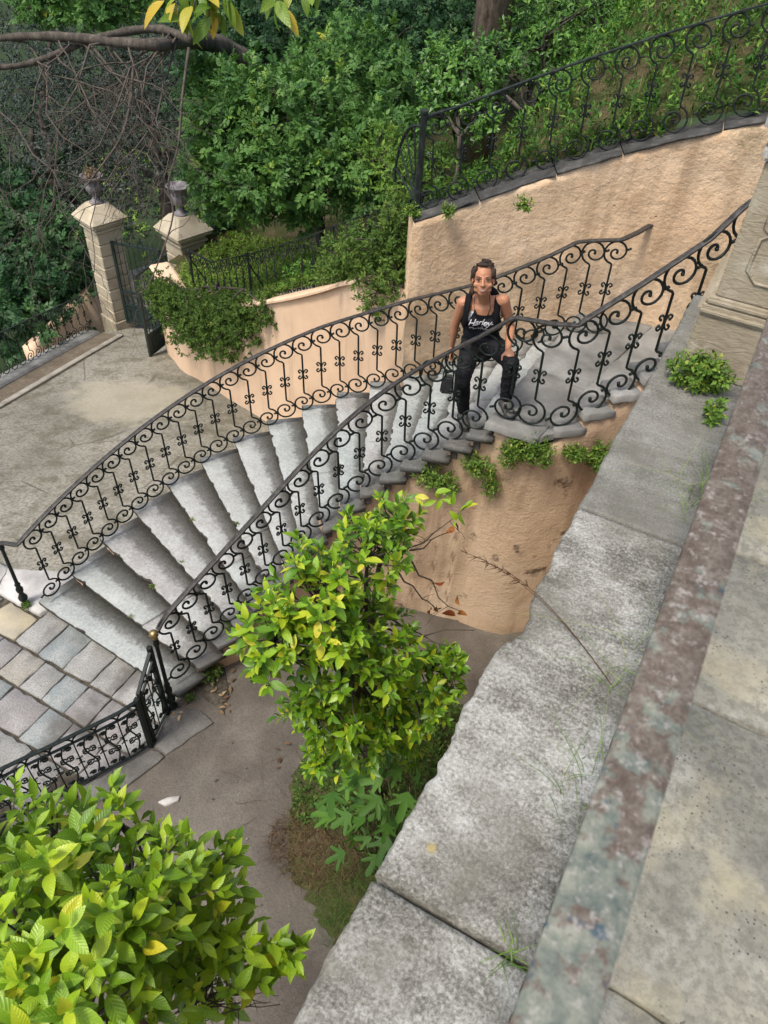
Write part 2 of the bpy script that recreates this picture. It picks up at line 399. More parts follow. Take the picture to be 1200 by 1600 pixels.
    c = k.mix(k.ramp(k.noise(3.7, 5, .6), [(.52, 0.0), (.66, .5)]), c, (.37, .33, .21))
    spm = k.math('MULTIPLY', k.ramp(k.math('ADD', k.voro(75), k.math('MULTIPLY', k.noise(90, 3), .35)), [(.34, 1.0), (.42, 0.0)]), k.ramp(k.noise(5, 5, .65), [(.42, 0.0), (.60, 1.0)]))
    c = k.mix(k.math('MULTIPLY', spm, .85), c, (.045, .045, .04))
    k.col(c).rough(.85).spec(.2); k.bump(k.math('ADD', fine, k.math('MULTIPLY', mid, .7)), .45, .006); MT['terrace'] = k.m
    # tooled limestone pedestal
    k = Mat('tooled_limestone'); big = k.noise(4, 5, .6); tool = k.noise(60, 3, .6, k.scale(k.pos(), (.35, .35, 1.0)), 1.0); fine = k.noise(150, 3, .7)
    c = k.ramp(big, [(.3, (.22, .185, .13)), (.5, (.31, .265, .19)), (.7, (.38, .34, .26))])
    c = k.mix(k.ramp(tool, [(.35, .35), (.55, 0.0)]), c, (.17, .14, .09))
    c = k.mix(k.ramp(k.noise(8, 5, .65), [(.58, 0.0), (.7, .5)]), c, (.52, .49, .42))
    k.col(c).rough(.9).spec(.15); k.bump(k.math('ADD', tool, k.math('MULTIPLY', fine, .3)), .55, .008); MT['pedestal'] = k.m
    k = Mat('lichen_stone'); n_ = k.noise(22, 5, .65)
    k.col(k.ramp(n_, [(.35, (.14, .135, .12)), (.5, (.30, .29, .265)), (.65, (.50, .49, .46))])).rough(.9).spec(.15); k.bump(n_, .7, .01); MT['lichen'] = k.m
    k = Mat('gate_stone'); big = k.noise(2.2, 5, .6); fine = k.noise(40, 4, .65)
    c = k.ramp(big, [(.3, (.34, .29, .20)), (.5, (.46, .40, .29)), (.7, (.53, .475, .36))]); c = k.mix(k.ramp(k.noise(6, 4), [(.55, 0.0), (.72, .6)]), c, (.27, .25, .20))
    k.col(c).rough(.9).spec(.15); k.bump(fine, .5, .012); MT['gate_stone'] = k.m
    k = Mat('urn_stone'); n_ = k.noise(8, 5)
    k.col(k.ramp(n_, [(.3, (.10, .095, .10)), (.55, (.19, .175, .18)), (.75, (.30, .29, .28))])).rough(.85).spec(.2); k.bump(n_, .4, .01); MT['urn'] = k.m
    # wrought iron: black green paint
    k = Mat('painted_iron'); n_ = k.noise(40, 4, .6)
    k.col(k.ramp(n_, [(.3, (.005, .008, .007)), (.55, (.011, .017, .015)), (.75, (.028, .038, .033))])).rough(.5).spec(.22); k.bump(n_, .3, .003); MT['iron'] = k.m
    k = Mat('weathered_iron'); n_ = k.noise(25, 4, .6)
    k.col(k.ramp(n_, [(.3, (.008, .011, .010)), (.55, (.02, .026, .023)), (.75, (.05, .058, .05))])).rough(.6).spec(.2); MT['iron_old'] = k.m
    k = Mat('handrail_iron'); n_ = k.noise(30, 4, .6)
    k.col(k.ramp(n_, [(.3, (.022, .021, .019)), (.55, (.05, .047, .042)), (.8, (.10, .093, .084))])).rough(.5).spec(.25); MT['handrail'] = k.m
    k = Mat('gate_paint'); n_ = k.noise(12, 4, .6)
    k.col(k.ramp(n_, [(.3, (.012, .022, .020)), (.7, (.028, .044, .040))])).rough(.45).spec(.4); MT['gate_paint'] = k.m
    k = Mat('galvanised_rail'); k.col((.42, .43, .43)).rough(.5); MT['galv'] = k.m
    k = Mat('brass'); n_ = k.noise(25, 3)
    k.col(k.ramp(n_, [(.3, (.20, .145, .06)), (.7, (.42, .32, .15))])).rough(.42); k.b.inputs['Metallic'].default_value = .8; MT['brass'] = k.m
    # worn copper-brown rail with flaking verdigris paint
    k = Mat('worn_rail'); a = k.noise(20, 8, .74); b = k.noise(48, 8, .78); f_ = k.noise(220, 5, .75); g_ = k.noise(6, 4, .6)
    c = k.ramp(b, [(.3, (.060, .044, .031)), (.45, (.112, .089, .068)), (.6, (.165, .14, .113)), (.75, (.25, .23, .195))])
    c = k.mix(k.ramp(f_, [(.38, .6), (.54, 0.0)]), c, (.045, .028, .022))
    y_ = k.sep(k.pos())[1]
    near = k.ramp(y_, [(.20, 1.0), (.62, 0.25)])
    am = k.ramp(k.math('ADD', a, k.math('MULTIPLY', k.math('SUBTRACT', near, .5), .16)), [(.51, 0.0), (.55, .8)])
    c = k.mix(am, c, k.ramp(b, [(.35, (.06, .09, .085)), (.5, (.15, .175, .14)), (.65, (.26, .27, .215))]))
    bm_ = k.ramp(k.math('ADD', k.noise(42, 6, .7), k.math('MULTIPLY', k.math('SUBTRACT', near, .5), .10)), [(.64, 0.0), (.68, .8)])
    c = k.mix(bm_, c, (.035, .065, .09))
    c = k.mix(k.ramp(k.noise(95, 5, .75), [(.56, 0.0), (.64, .6)]), c, (.36, .33, .30))
    k.col(c).rough(.6).spec(.3); k.bump(k.math('ADD', b, k.math('MULTIPLY', f_, .4)), .4, .002); MT['worn_rail'] = k.m
    # vegetation
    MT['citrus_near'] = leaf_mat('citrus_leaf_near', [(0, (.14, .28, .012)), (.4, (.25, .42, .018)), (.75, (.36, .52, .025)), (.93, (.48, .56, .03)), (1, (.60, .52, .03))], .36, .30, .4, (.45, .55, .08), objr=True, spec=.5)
    MT['citrus_near_j'] = leaf_mat('citrus_leaf_near_shaded', [(0, (.10, .21, .010)), (.5, (.22, .38, .015)), (.9, (.34, .50, .02)), (1, (.50, .50, .03))], .38, .30, .3, (.35, .45, .06), spec=.5)  # darker copy for deeper leaves: crown shade put into the colour
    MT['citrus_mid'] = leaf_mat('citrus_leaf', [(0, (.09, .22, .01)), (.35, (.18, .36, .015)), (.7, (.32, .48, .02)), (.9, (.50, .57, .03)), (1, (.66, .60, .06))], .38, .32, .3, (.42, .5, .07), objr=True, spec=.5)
    MT['citrus_mid_j'] = leaf_mat('citrus_leaf_shade', [(0, (.06, .15, .008)), (.5, (.14, .29, .012)), (.85, (.26, .42, .018)), (1, (.50, .54, .03))], .4, .3, spec=.5)  # shaded copy of the citrus leaf, shade within the crown painted in
    MT['fig'] = leaf_mat('fig_leaf', [(0, (0.04, 0.11, 0.012)), (0.6, (0.065, 0.16, 0.018)), (1, (0.1, 0.22, 0.03))], .55, .25, objr=True, spec=.3)
    MT['herb'] = leaf_mat('herb_leaf', [(0, (0.035, 0.08, 0.014)), (0.5, (0.065, 0.13, 0.022)), (0.9, (0.12, 0.19, 0.035)), (1, (0.2, 0.22, 0.055))], .6, .3, spec=.2)
    MT['herb_bright'] = leaf_mat('weed_leaf', [(0, (0.06, 0.12, 0.015)), (0.5, (0.11, 0.21, 0.03)), (0.9, (0.19, 0.31, 0.05)), (1, (0.38, 0.4, 0.06))], .55, .3, spec=.25)
    MT['rosemary'] = leaf_mat('trailing_leaf', [(0, (0.035, 0.08, 0.016)), (0.5, (0.08, 0.15, 0.028)), (0.9, (0.14, 0.21, 0.038)), (1, (0.25, 0.24, 0.055))], .65, .25, spec=.2)
    MT['ash'] = leaf_mat('ash_leaf', [(0, (0.042, 0.115, 0.025)), (0.5, (0.085, 0.195, 0.042)), (0.9, (0.14, 0.27, 0.055)), (0.97, (0.32, 0.45, 0.06)), (1, (0.5, 0.48, 0.06))], .5, .28, spec=.3)
    MT['laurel'] = leaf_mat('laurel_leaf', [(0, (0.037, 0.106, 0.019)), (.5, (0.088, 0.206, 0.031)), (.9, (0.150, 0.300, 0.050)), (1, (0.250, 0.400, 0.075))], .38, .2, spec=.5)
    MT['holm'] = leaf_mat('holm_oak_leaf', [(0, (0.016, 0.031, 0.02)), (0.5, (0.038, 0.057, 0.043)), (0.9, (0.09, 0.105, 0.09)), (1, (0.19, 0.2, 0.18))], .55, .15, spec=.35)
    MT['dark_green'] = leaf_mat('dark_leaf', [(0, (0.014, 0.052, 0.018)), (0.5, (0.036, 0.1, 0.034)), (0.9, (0.075, 0.17, 0.052)), (1, (0.15, 0.27, 0.07))], .5, .22, spec=.3)
    MT['lime_far'] = leaf_mat('far_leaf', [(0, (0.086, 0.187, 0.029)), (.5, (0.201, 0.359, 0.043)), (1, (0.431, 0.604, 0.086))], .6, .35, spec=.2)
    MT['grass'] = leaf_mat('grass_blade', [(0, (0.07, 0.14, 0.018)), (0.5, (0.13, 0.22, 0.035)), (0.85, (0.22, 0.3, 0.06)), (1, (0.42, 0.38, 0.16))], .6, .3, spec=.2)
    MT['hillgrass'] = leaf_mat('slope_grass', [(0, (0.034, 0.085, 0.014)), (0.5, (0.073, 0.148, 0.023)), (0.85, (0.135, 0.2, 0.04)), (1, (0.29, 0.25, 0.11))], .6, .25, spec=.2)
    MT['hillweed'] = leaf_mat('slope_weed', [(0, (0.034, 0.098, 0.017)), (0.5, (0.068, 0.17, 0.025)), (0.9, (0.135, 0.27, 0.04)), (1, (0.27, 0.36, 0.055))], .55, .25, spec=.25)
    MT['garden_leaf'] = leaf_mat('garden_leaf', [(0, (0.09, 0.18, 0.026)), (0.5, (0.19, 0.33, 0.045)), (0.85, (0.29, 0.44, 0.075)), (1, (0.42, 0.35, 0.16))], .6, .3, spec=.2)
    MT['straw'] = leaf_mat('dry_grass', [(0, (0.09, 0.05, 0.025)), (0.5, (0.2, 0.13, 0.07)), (1, (0.42, 0.33, 0.2))], .7, .2, spec=.15)
    MT['straw_dark'] = leaf_mat('withered_grass', [(0, (0.042, 0.021, 0.012)), (0.5, (0.1, 0.06, 0.034)), (0.85, (0.18, 0.125, 0.07)), (1, (0.13, 0.15, 0.05))], .75, .15, spec=.1)
    MT['red_leaf'] = leaf_mat('dead_leaf', [(0, (0.16, 0.04, 0.01)), (0.5, (0.3, 0.08, 0.02)), (1, (0.45, 0.2, 0.06))], .6, .25, objr=True, spec=.2)
    MT['magnolia'] = leaf_mat('bough_leaf', [(0, (0.08, 0.17, 0.02)), (0.45, (0.19, 0.3, 0.03)), (0.75, (0.38, 0.4, 0.05)), (1, (0.6, 0.38, 0.03))], .4, .35, .3, (.4, .45, .1), objr=True, spec=.4)
    for nm, stops in (('bark', [(.3, (.042, .036, .029)), (.55, (.09, .077, .062)), (.75, (.165, .145, .12))]),
                      ('pine_bark', [(.3, (.075, .05, .036)), (.5, (.19, .14, .105)), (.7, (.31, .25, .20))]),
                      ('pale_bark', [(.3, (.06, .05, .045)), (.5, (.16, .14, .125)), (.68, (.50, .48, .45))]),
                      ('twig', [(.3, (.05, .042, .034)), (.7, (.13, .11, .09))]),
                      ('green_stem', [(.3, (.05, .075, .02)), (.7, (.12, .14, .05))])):
        k = Mat(nm); n_ = k.noise(14, 5, .65, k.scale(k.pos(), (1, 1, .35)))
        k.col(k.ramp(n_, stops)).rough(.9).spec(.15); k.bump(n_, .9, .02); MT[nm] = k.m
    k = Mat('hill_soil'); a = k.noise(2.4, 5, .6); f_ = k.noise(40, 4, .7)
    c = k.ramp(a, [(.35, (.045, .07, .02)), (.5, (.085, .09, .035)), (.65, (.15, .115, .065))]); c = k.mix(k.ramp(f_, [(.4, .5), (.6, 0.0)]), c, (.04, .035, .02))
    k.col(c).rough(.95).spec(.1); k.bump(k.math('ADD', a, f_), .8, .05); MT['soil'] = k.m
    k = Mat('far_ground'); a = k.noise(.12, 5, .6)
    k.col(k.ramp(a, [(.35, (.02, .035, .015)), (.6, (.04, .06, .025)), (.74, (.22, .25, .22))])).rough(.95).spec(.1); MT['far_ground'] = k.m
    k = Mat('coping_slate'); a = k.noise(6, 5, .6); f_ = k.noise(50, 4, .7)
    k.col(k.ramp(a, [(.3, (.03, .03, .028)), (.55, (.065, .064, .06)), (.75, (.13, .126, .115))])).rough(.85).spec(.2); k.bump(k.math('ADD', a, f_), .6, .015); MT['coping'] = k.m
build_materials()

# ------------------------------------------------------------------ geometry data (metres, z = 0 at the foot of the stairs)
RISE = .15
NIN = np.array([(-3.24, 2.65), (-3.16, 2.89), (-3.09, 3.09), (-3.01, 3.30), (-2.92, 3.43), (-2.80, 3.60), (-2.75, 3.76), (-2.68, 3.95),
                (-2.59, 4.12), (-2.47, 4.25), (-2.36, 4.39), (-2.22, 4.51), (-2.06, 4.59), (-1.91, 4.65), (-1.75, 4.70), (-1.59, 4.76), (-1.42, 4.78)])
NOUT = np.array([(-5.04, 2.78), (-4.99, 3.17), (-4.90, 3.56), (-4.78, 3.96), (-4.64, 4.33), (-4.43, 4.66), (-4.22, 4.98), (-3.98, 5.26),
                 (-3.73, 5.53), (-3.42, 5.76), (-3.10, 5.92), (-2.78, 6.06), (-2.46, 6.22), (-2.16, 6.40), (-1.88, 6.58), (-1.62, 6.72), (-1.38, 6.82)])
_t = np.arange(1, 18)
PIN = [np.polyfit(_t, NIN[:, i], 5) for i in (0, 1)]
POUT = [np.polyfit(_t, NOUT[:, i], 5) for i in (0, 1)]
def nin(t): return np.array([np.polyval(PIN[0], t), np.polyval(PIN[1], t)])
def nout(t): return np.array([np.polyval(POUT[0], t), np.polyval(POUT[1], t)])
WALLR = np.array([(-2.82, 5.98, 3.38), (-2.58, 6.15, 3.47), (-2.14, 6.45, 3.67), (-1.69, 6.70, 3.87), (-1.24, 6.89, 4.06), (-.80, 6.99, 4.24),
                  (-.42, 7.05, 4.39), (.30, 7.15, 4.68), (1.5, 7.2, 5.15), (3.2, 7.2, 5.8)])
WALLL = np.array([(-9.3, 9.25, -.18), (-8.90, 9.0, -.18), (-8.36, 8.63, -.16), (-7.70, 8.39, -.02), (-6.68, 7.92, .47), (-5.36, 7.37, 1.23), (-4.44, 7.00, 1.80), (-3.70, 6.59, 2.30), (-2.90, 6.10, 2.65), (-2.72, 6.16, 2.68)])
SLOPE = .26
def court_z(x, y):
    a = (x + 5.3) * -.648 + (y - 2.8) * .761
    a = np.asarray(a, float)
    return -SLOPE * (np.sqrt(np.maximum(a, 0) ** 2 + .04) - .2) * (a > 0)

def vnoise(x, y, z=0.0, seed=0):
    """cheap smooth pseudo noise in -1..1"""
    r = np.random.default_rng(seed); s = 0
    for f, a in ((1, .5), (2.1, .3), (4.3, .2)):
        p = r.uniform(0, 6.28, 6); k = r.uniform(.6, 1.4, 9)
        s = s + a * (np.sin(f * (k[0] * x + k[1] * y * .7 + k[2] * z) + p[0]) + np.sin(f * (k[3] * y - k[4] * x * .6 + k[5] * z) + p[1]) + np.sin(f * (k[6] * z + k[7] * x - k[8] * y) + p[2])) / 1.7
    return s

def resample(P, step):
    P = np.asarray(P, float); d = np.r_[0, np.cumsum(np.linalg.norm(np.diff(P[:, :2], axis=0), axis=1))]
    n = max(2, int(round(d[-1] / step)) + 1); s = np.linspace(0, d[-1], n)
    return np.c_[tuple(np.interp(s, d, P[:, i]) for i in range(P.shape[1]))]

def smoothpath(P, step):
    """Catmull-Rom then resample"""
    P = np.asarray(P, float); Q = []
    E_ = np.vstack([2 * P[0] - P[1], P, 2 * P[-1] - P[-2]])
    for i in range(1, len(E_) - 2):
        a, b, c, d = E_[i - 1:i + 3]
        for t in np.linspace(0, 1, 8, endpoint=False):
            Q.append(.5 * (2 * b + (c - a) * t + (2 * a - 5 * b + 4 * c - d) * t * t + (3 * b - a - 3 * c + d) * t ** 3))
    Q.append(P[-1]); return resample(np.array(Q), step)

def grid_faces(n, m):
    i, j = np.meshgrid(np.arange(n - 1), np.arange(m - 1), indexing='ij')
    a = (i * m + j).ravel()
    return np.c_[a, a + m, a + m + 1, a + 1]

def sheet(name, xs, ys, zf, mat, keep=None, smooth=True):
    X, Y = np.meshgrid(xs, ys, indexing='ij'); Z = zf(X, Y)
    V = np.c_[X.ravel(), Y.ravel(), Z.ravel()]; F = grid_faces(len(xs), len(ys))
    if keep is not None:
        k = keep(X, Y).ravel(); F = F[k[F].all(1)]
    me = npmesh(name, V, F, smooth); return obj(name, me, mat)

def wall_mesh(name, path, z0f, thick, rough=.02, zstep=.12, seed=3, flip=1):
    """uneven wall along path (x,y,ztop): front face, top and back; flip = side of the visible face"""
    P = resample(path, .1); T = np.gradient(P[:, :2], axis=0); T /= np.linalg.norm(T, axis=1)[:, None]
    N = np.c_[T[:, 1], -T[:, 0]] * flip
    z0 = np.array([z0f(x, y) for x, y in P[:, :2]])
    m = max(3, int((P[:, 2] - z0).max() / zstep)); rows = []
    for j in range(m + 1):
        z = z0 + (P[:, 2] - z0) * j / m
        d = rough * vnoise(P[:, 0] * 2.2, P[:, 1] * 2.2, z * 2.2, seed) + rough * .4 * vnoise(P[:, 0] * 7, P[:, 1] * 7, z * 7, seed + 1)
        rows.append(np.c_[P[:, :2] + N * d[:, None], z])
    rows.append(np.c_[P[:, :2] - N * thick, P[:, 2]]); rows.append(np.c_[P[:, :2] - N * thick, z0])
    V = np.array(rows).transpose(1, 0, 2).reshape(-1, 3); mm = m + 3; n = len(P)
    F = grid_faces(n, mm)
    caps = [np.arange(mm)[None, :], ((n - 1) * mm + np.arange(mm))[None, ::-1]]
    return npmesh(name, V, [F] + caps)

def slab_poly(name, poly, z, th, mat, parent=None, jit=.004, seed=0, step=.07, bev=.008, tilt=.003):
    """stone slab from a plan polygon with slightly worn, uneven edges"""
    r = np.random.default_rng(seed); P = np.asarray(poly, float)
    Q = []
    for a, b in zip(P, np.roll(P, -1, 0)):
        n = max(1, int(np.linalg.norm(b - a) / step))
        for i in range(n): Q.append(a + (b - a) * i / n)
    Q = np.array(Q); Q += r.normal(0, jit, Q.shape); c = Q.mean(0)
    dirs = c - Q; dirs /= np.linalg.norm(dirs, axis=1)[:, None]
    n = len(Q); tx, ty = r.normal(0, tilt, 2)
    zz = lambda q: z + (q[:, 0] - c[0]) * tx + (q[:, 1] - c[1]) * ty + r.normal(0, .0008, n)
    V = [np.c_[Q, np.full(n, z - th)], np.c_[Q, zz(Q) - bev * .8], np.c_[Q + dirs * bev, zz(Q)]]
    V = np.vstack(V); i = np.arange(n); k = (i + 1) % n
    F = [np.c_[i, k, n + k, n + i], np.c_[n + i, n + k, 2 * n + k, 2 * n + i]]
    me = npmesh(name, V, F + [(2 * n + i)[None, :]])
    return obj(name, me, mat, parent)

# ------------------------------------------------------------------ ground and setting
gx = np.linspace(-900, 900, 25); gy = np.linspace(-900, 900, 25)
tag(sheet('ground', gx, gy, lambda X, Y: -5.2 + 0 * X, MT['far_ground']), kind='structure')
# concrete drive sloping down to the gate
dr = sheet('driveway', np.arange(-15, -1.8, .2), np.arange(1.5, 15, .2), lambda X, Y: court_z(X, Y) - .03 + .012 * vnoise(X, Y, 0, 5), MT['drive'],
           keep=lambda X, Y: ~((X > -5.35) & (Y < 2.7)) & (X > -11.3 - .287 * (Y - 9.0) ) | (Y > 10.3))
tag(dr, kind='structure')
rd = sheet('road', np.arange(-14.2, -9.4, .4), np.arange(14.6, 27, .4), lambda X, Y: -3.35 - .03 * (Y - 15) + .02 * vnoise(X, Y, 0, 15), MT['road'])
tag(rd, kind='structure')
# floor of the well between stairs and terrace
fl = sheet('courtyard_floor', np.arange(-6.6, 0.6, .12), np.arange(-3, 5.3, .12), lambda X, Y: -.012 + .006 * vnoise(X * 2, Y * 2, 0, 8), MT['silt'], keep=lambda X, Y: X + 0 * Y > -3.45 - 0 * X)
tag(fl, kind='structure')
fl2 = sheet('pavement', np.arange(-7.4, -2.6, .2), np.arange(-3, 3.0, .2), lambda X, Y: -.026 + 0 * X, MT['joint'])
tag(fl2, kind='structure')
# paving stones at the foot of the stairs, in courses parallel to the first step
rows = [(2.365, 2.80, [-5.02, -4.715, -4.395, -4.06, -3.79, -3.50, -3.20]),
        (2.02, 2.345, [-5.42, -5.13, -4.88, -4.58, -4.315, -4.04, -3.77, -3.42, -3.14]),
        (1.65, 2.005, [-5.6, -5.1, -4.62, -4.185, -3.885, -3.50, -3.25]),
        (1.20, 1.635, [-5.5, -5.0, -4.55, -4.0, -3.62, -3.42]),
        (.75, 1.185, [-5.6, -5.2, -4.75, -4.3, -3.9]), (.3, .735, [-5.5, -4.95, -4.5, -4.1]), (-.2, .285, [-5.6, -5.1, -4.6])]
sid = 0
FEN = [(-3.26, 2.57), (-3.16, 2.165), (-3.29, 1.84), (-3.43, 1.57), (-3.72, 1.03), (-4.1, .45), (-4.5, -.1)]
def fence_x(y): return np.interp(y, [p[1] for p in FEN[::-1]], [p[0] for p in FEN[::-1]])
for y0, y1, xs in rows:
    for a, b in zip(xs[:-1], xs[1:]):
        sid += 1
        lim = lambda y, x: min(x, fence_x(y) - .02)
        g = .007
        poly = [(a + g, y0 + g), (lim(y0, b - g), y0 + g), (lim(y1, b - g), y1 - g), (a + g, y1 - g)]
        if poly[1][0] - a < .08: continue
        slab_poly('paving_stone', poly, .004 * random.uniform(-.6, .6), .03, MT['paving'], fl2, .005, sid)
slab_poly('paving_stone', [(-5.5, 2.37), (-5.03, 2.365), (-5.03, 2.66), (-5.42, 2.68)], 0, .03, MT['yellow_stone'], fl2, .006, 91)
slab_poly('paving_stone', [(-6.2, 2.0), (-5.43, 2.02), (-5.52, 2.68), (-6.2, 2.7)], .002, .03, MT['paving'], fl2, .006, 92)
slab_poly('paving_stone', [(-6.3, 1.3), (-5.62, 1.3), (-5.62, 1.98), (-6.3, 1.98)], .002, .03, MT['paving'], fl2, .006, 93)
# pale stone threshold beside the post, and the damp border slabs outside the fence
slab_poly('threshold_stone', [(-5.62, 2.70), (-5.04, 2.71), (-4.99, 2.86), (-5.0, 3.24), (-5.13, 3.30), (-5.75, 2.98)], .03, .06, MT['pale_stone'], fl2, .008, 94)
slab_poly('threshold_stone', [(-6.6, 2.72), (-5.64, 2.72), (-5.77, 2.98), (-6.5, 3.0)], .025, .06, MT['pale_stone'], fl2, .008, 95)
for i, q in enumerate([[(-3.24, 2.55), (-3.13, 2.17), (-2.98, 2.16), (-2.84, 2.62), (-3.0, 2.66)], [(-3.12, 2.15), (-3.27, 1.83), (-3.09, 1.74), (-2.98, 2.14)],
                       [(-3.28, 1.81), (-3.41, 1.55), (-3.25, 1.47), (-3.10, 1.72)], [(-3.42, 1.53), (-3.71, 1.0), (-3.53, .92), (-3.26, 1.45)]]):
    slab_poly('border_stone', q, .012, .03, MT['damp_slab'], fl2, .006, 100 + i)

# ------------------------------------------------------------------ staircase
stair = empty('stone_staircase', (-3.3, 4.0, 0))
tag(stair, 'curving flight of worn grey stone steps with iron railings on both sides', 'staircase')
def tread(n, ua, ub, seed):
    r = np.random.default_rng(seed)
    A0, B0, A1, B1 = nout(n), nin(n), nout(n + 1) if n < 17 else None, nin(n + 1) if n < 17 else None
    if n == 17: A1, B1 = A0 + (.3, .05), B0 + (.3, .0)
    m = max(8, int((ub - ua) * 90)); us = np.linspace(ua, ub, m)
    f0 = A0[None] * (1 - us[:, None]) + B0[None] * us[:, None]
    f1 = A1[None] * (1 - us[:, None]) + B1[None] * us[:, None]
    # the inner end overhangs the side wall a little
    fwd = f0 - f1; L = np.linalg.norm(fwd, axis=1)[:, None]; fwd /= L
    chip = np.convolve(r.normal(0, 1, m + 8), np.ones(3) / 3, 'valid')[:m] * .005 + np.convolve(r.normal(0, 1, m + 20), np.hanning(9) / 4, 'valid')[:m] * .002
    for _ in range(r.integers(3, 7)):   # chipped bites out of the nosing
        c_ = r.integers(0, m); w_ = r.integers(1, 4); chip[max(0, c_ - w_):c_ + w_] -= r.uniform(.006, .020)
    zt = RISE * n + np.linspace(*r.normal(0, .003, 2), m)
    rows = [(.028, -.060, 0, .6), (.034, -.035, 0, 1), (.033, -.007, .02, 1), (.027, 0.0, .05, .95), (-.10, .001, .4, 0), (-.20, .0015, .7, 0), (None, 0.0, 1.0, 0), (None, -.060, 1.0, 0)]
    V = []; UV = []
    for off, dz, vv, ck in rows:
        if off is None: p = f1 - fwd * .03
        else: p = f0 + fwd * (off if off > 0 else off * np.minimum(1, L / .3)) + fwd * (chip * ck)[:, None]
        V.append(np.c_[p, zt + dz + (r.normal(0, .0012, m) if dz == 0 else 0)]); UV.append(np.c_[us, np.full(m, vv)])
    k = len(rows); V = np.array(V).transpose(1, 0, 2).reshape(-1, 3); UV = np.array(UV).transpose(1, 0, 2).reshape(-1, 2)
    F = [grid_faces(m, k), np.arange(k)[None, ::-1], ((m - 1) * k + np.arange(k))[None, :]]
    i = np.arange(m - 1) * k; F.append(np.c_[i, i + k - 1, i + 2 * k - 1, i + k])
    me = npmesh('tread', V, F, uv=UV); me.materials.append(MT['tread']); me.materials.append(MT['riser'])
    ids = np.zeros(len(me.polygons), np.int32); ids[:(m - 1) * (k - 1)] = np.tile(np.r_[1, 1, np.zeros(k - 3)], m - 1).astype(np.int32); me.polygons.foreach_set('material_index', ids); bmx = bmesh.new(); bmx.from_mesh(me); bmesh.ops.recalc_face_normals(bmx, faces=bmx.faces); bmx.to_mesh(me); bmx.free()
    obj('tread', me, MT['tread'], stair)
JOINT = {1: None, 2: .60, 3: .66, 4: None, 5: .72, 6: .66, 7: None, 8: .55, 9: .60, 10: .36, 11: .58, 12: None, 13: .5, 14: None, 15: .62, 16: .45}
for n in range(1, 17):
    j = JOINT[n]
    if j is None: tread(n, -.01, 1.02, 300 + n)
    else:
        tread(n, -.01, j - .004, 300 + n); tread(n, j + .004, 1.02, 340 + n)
for n in range(1, 18):   # risers
    A, B = nout(n), nin(n); d = nout(min(n + 1, 17)) - A if n < 17 else np.array((.3, .05)); d = d / np.linalg.norm(d)
    us = np.linspace(.0, .985, 30)[:, None]; P = A * (1 - us) + B * us
    dn = nout(n) - nin(n); nrm = np.array((-dn[1], dn[0])) / np.linalg.norm(dn)
    if nrm @ d < 0: nrm = -nrm
    z0, z1 = RISE * (n - 1) - .02, RISE * n - .06
    V = []
    for off, z in ((.012, z0), (.012, z1), (.07, z1), (.07, z0)):
        V.append(np.c_[P + nrm * (off + .006 * vnoise(P[:, 0] * 9, P[:, 1] * 9, z, n))[:, None], np.full(30, z)])
    V = np.array(V).transpose(1, 0, 2).reshape(-1, 3)
    F = [grid_faces(30, 4), np.arange(4)[None, ::-1], (29 * 4 + np.arange(4))[None, :], np.c_[np.arange(29) * 4, np.arange(29) * 4 + 3, np.arange(29) * 4 + 7, np.arange(29) * 4 + 4]]
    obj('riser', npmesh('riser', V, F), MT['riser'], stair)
# inner and outer flank of the stairs
def flank(fn, inset, z0f, name, mat, extra=(), sgn=1):
    P = []; 
    for n in range(1, 17):
        for s in np.linspace(0, .999, 6):
            t = n + s; c = fn(t); o = (nout(t) if fn is nin else nin(t)); d = o - c; d /= np.linalg.norm(d)
            P.append((*(c + d * inset), RISE * n - .058))
    P += list(extra); P = np.array(P)
    m = 16; rows = []
    T = np.gradient(P[:, :2], axis=0); T /= np.linalg.norm(T, axis=1)[:, None] + 1e-9; N = np.c_[T[:, 1], -T[:, 0]]
    for j in range(m + 1):
        z0 = z0f(P[:, 0], P[:, 1]); z = z0 + (P[:, 2] - z0) * j / m
        d = .014 * vnoise(P[:, 0] * 4, P[:, 1] * 4, z * 4, 21)
        rows.append(np.c_[P[:, :2] + N * d[:, None], z])
    rows.append(np.c_[P[:, :2] - sgn * N * .12, P[:, 2]])
    V = np.array(rows).transpose(1, 0, 2).reshape(-1, 3)
    obj(name, npmesh(name, V, grid_faces(len(P), m + 2)), mat, stair)
RAIL2 = np.array([(-1.42, 4.86, 2.55), (-1.18, 4.88, 2.55), (-.99, 4.93, 2.57), (-.69, 5.20, 2.84), (-.385, 5.50, 3.13), (-.255, 5.64, 3.34), (.15, 6.0, 3.72), (.6, 6.4, 4.1)])
flank(nin, .035, lambda x, y: -.05 + 0 * x, 'side_wall', MT['plaster_damp'],
      extra=[(x + .02, y - .05, 2.48 if i < 2 else z - .16) for i, (x, y, z) in enumerate(RAIL2)])
flank(nout, .03, lambda x, y: court_z(x, y) - .1, 'side_wall', MT['plaster_damp'], sgn=-1)
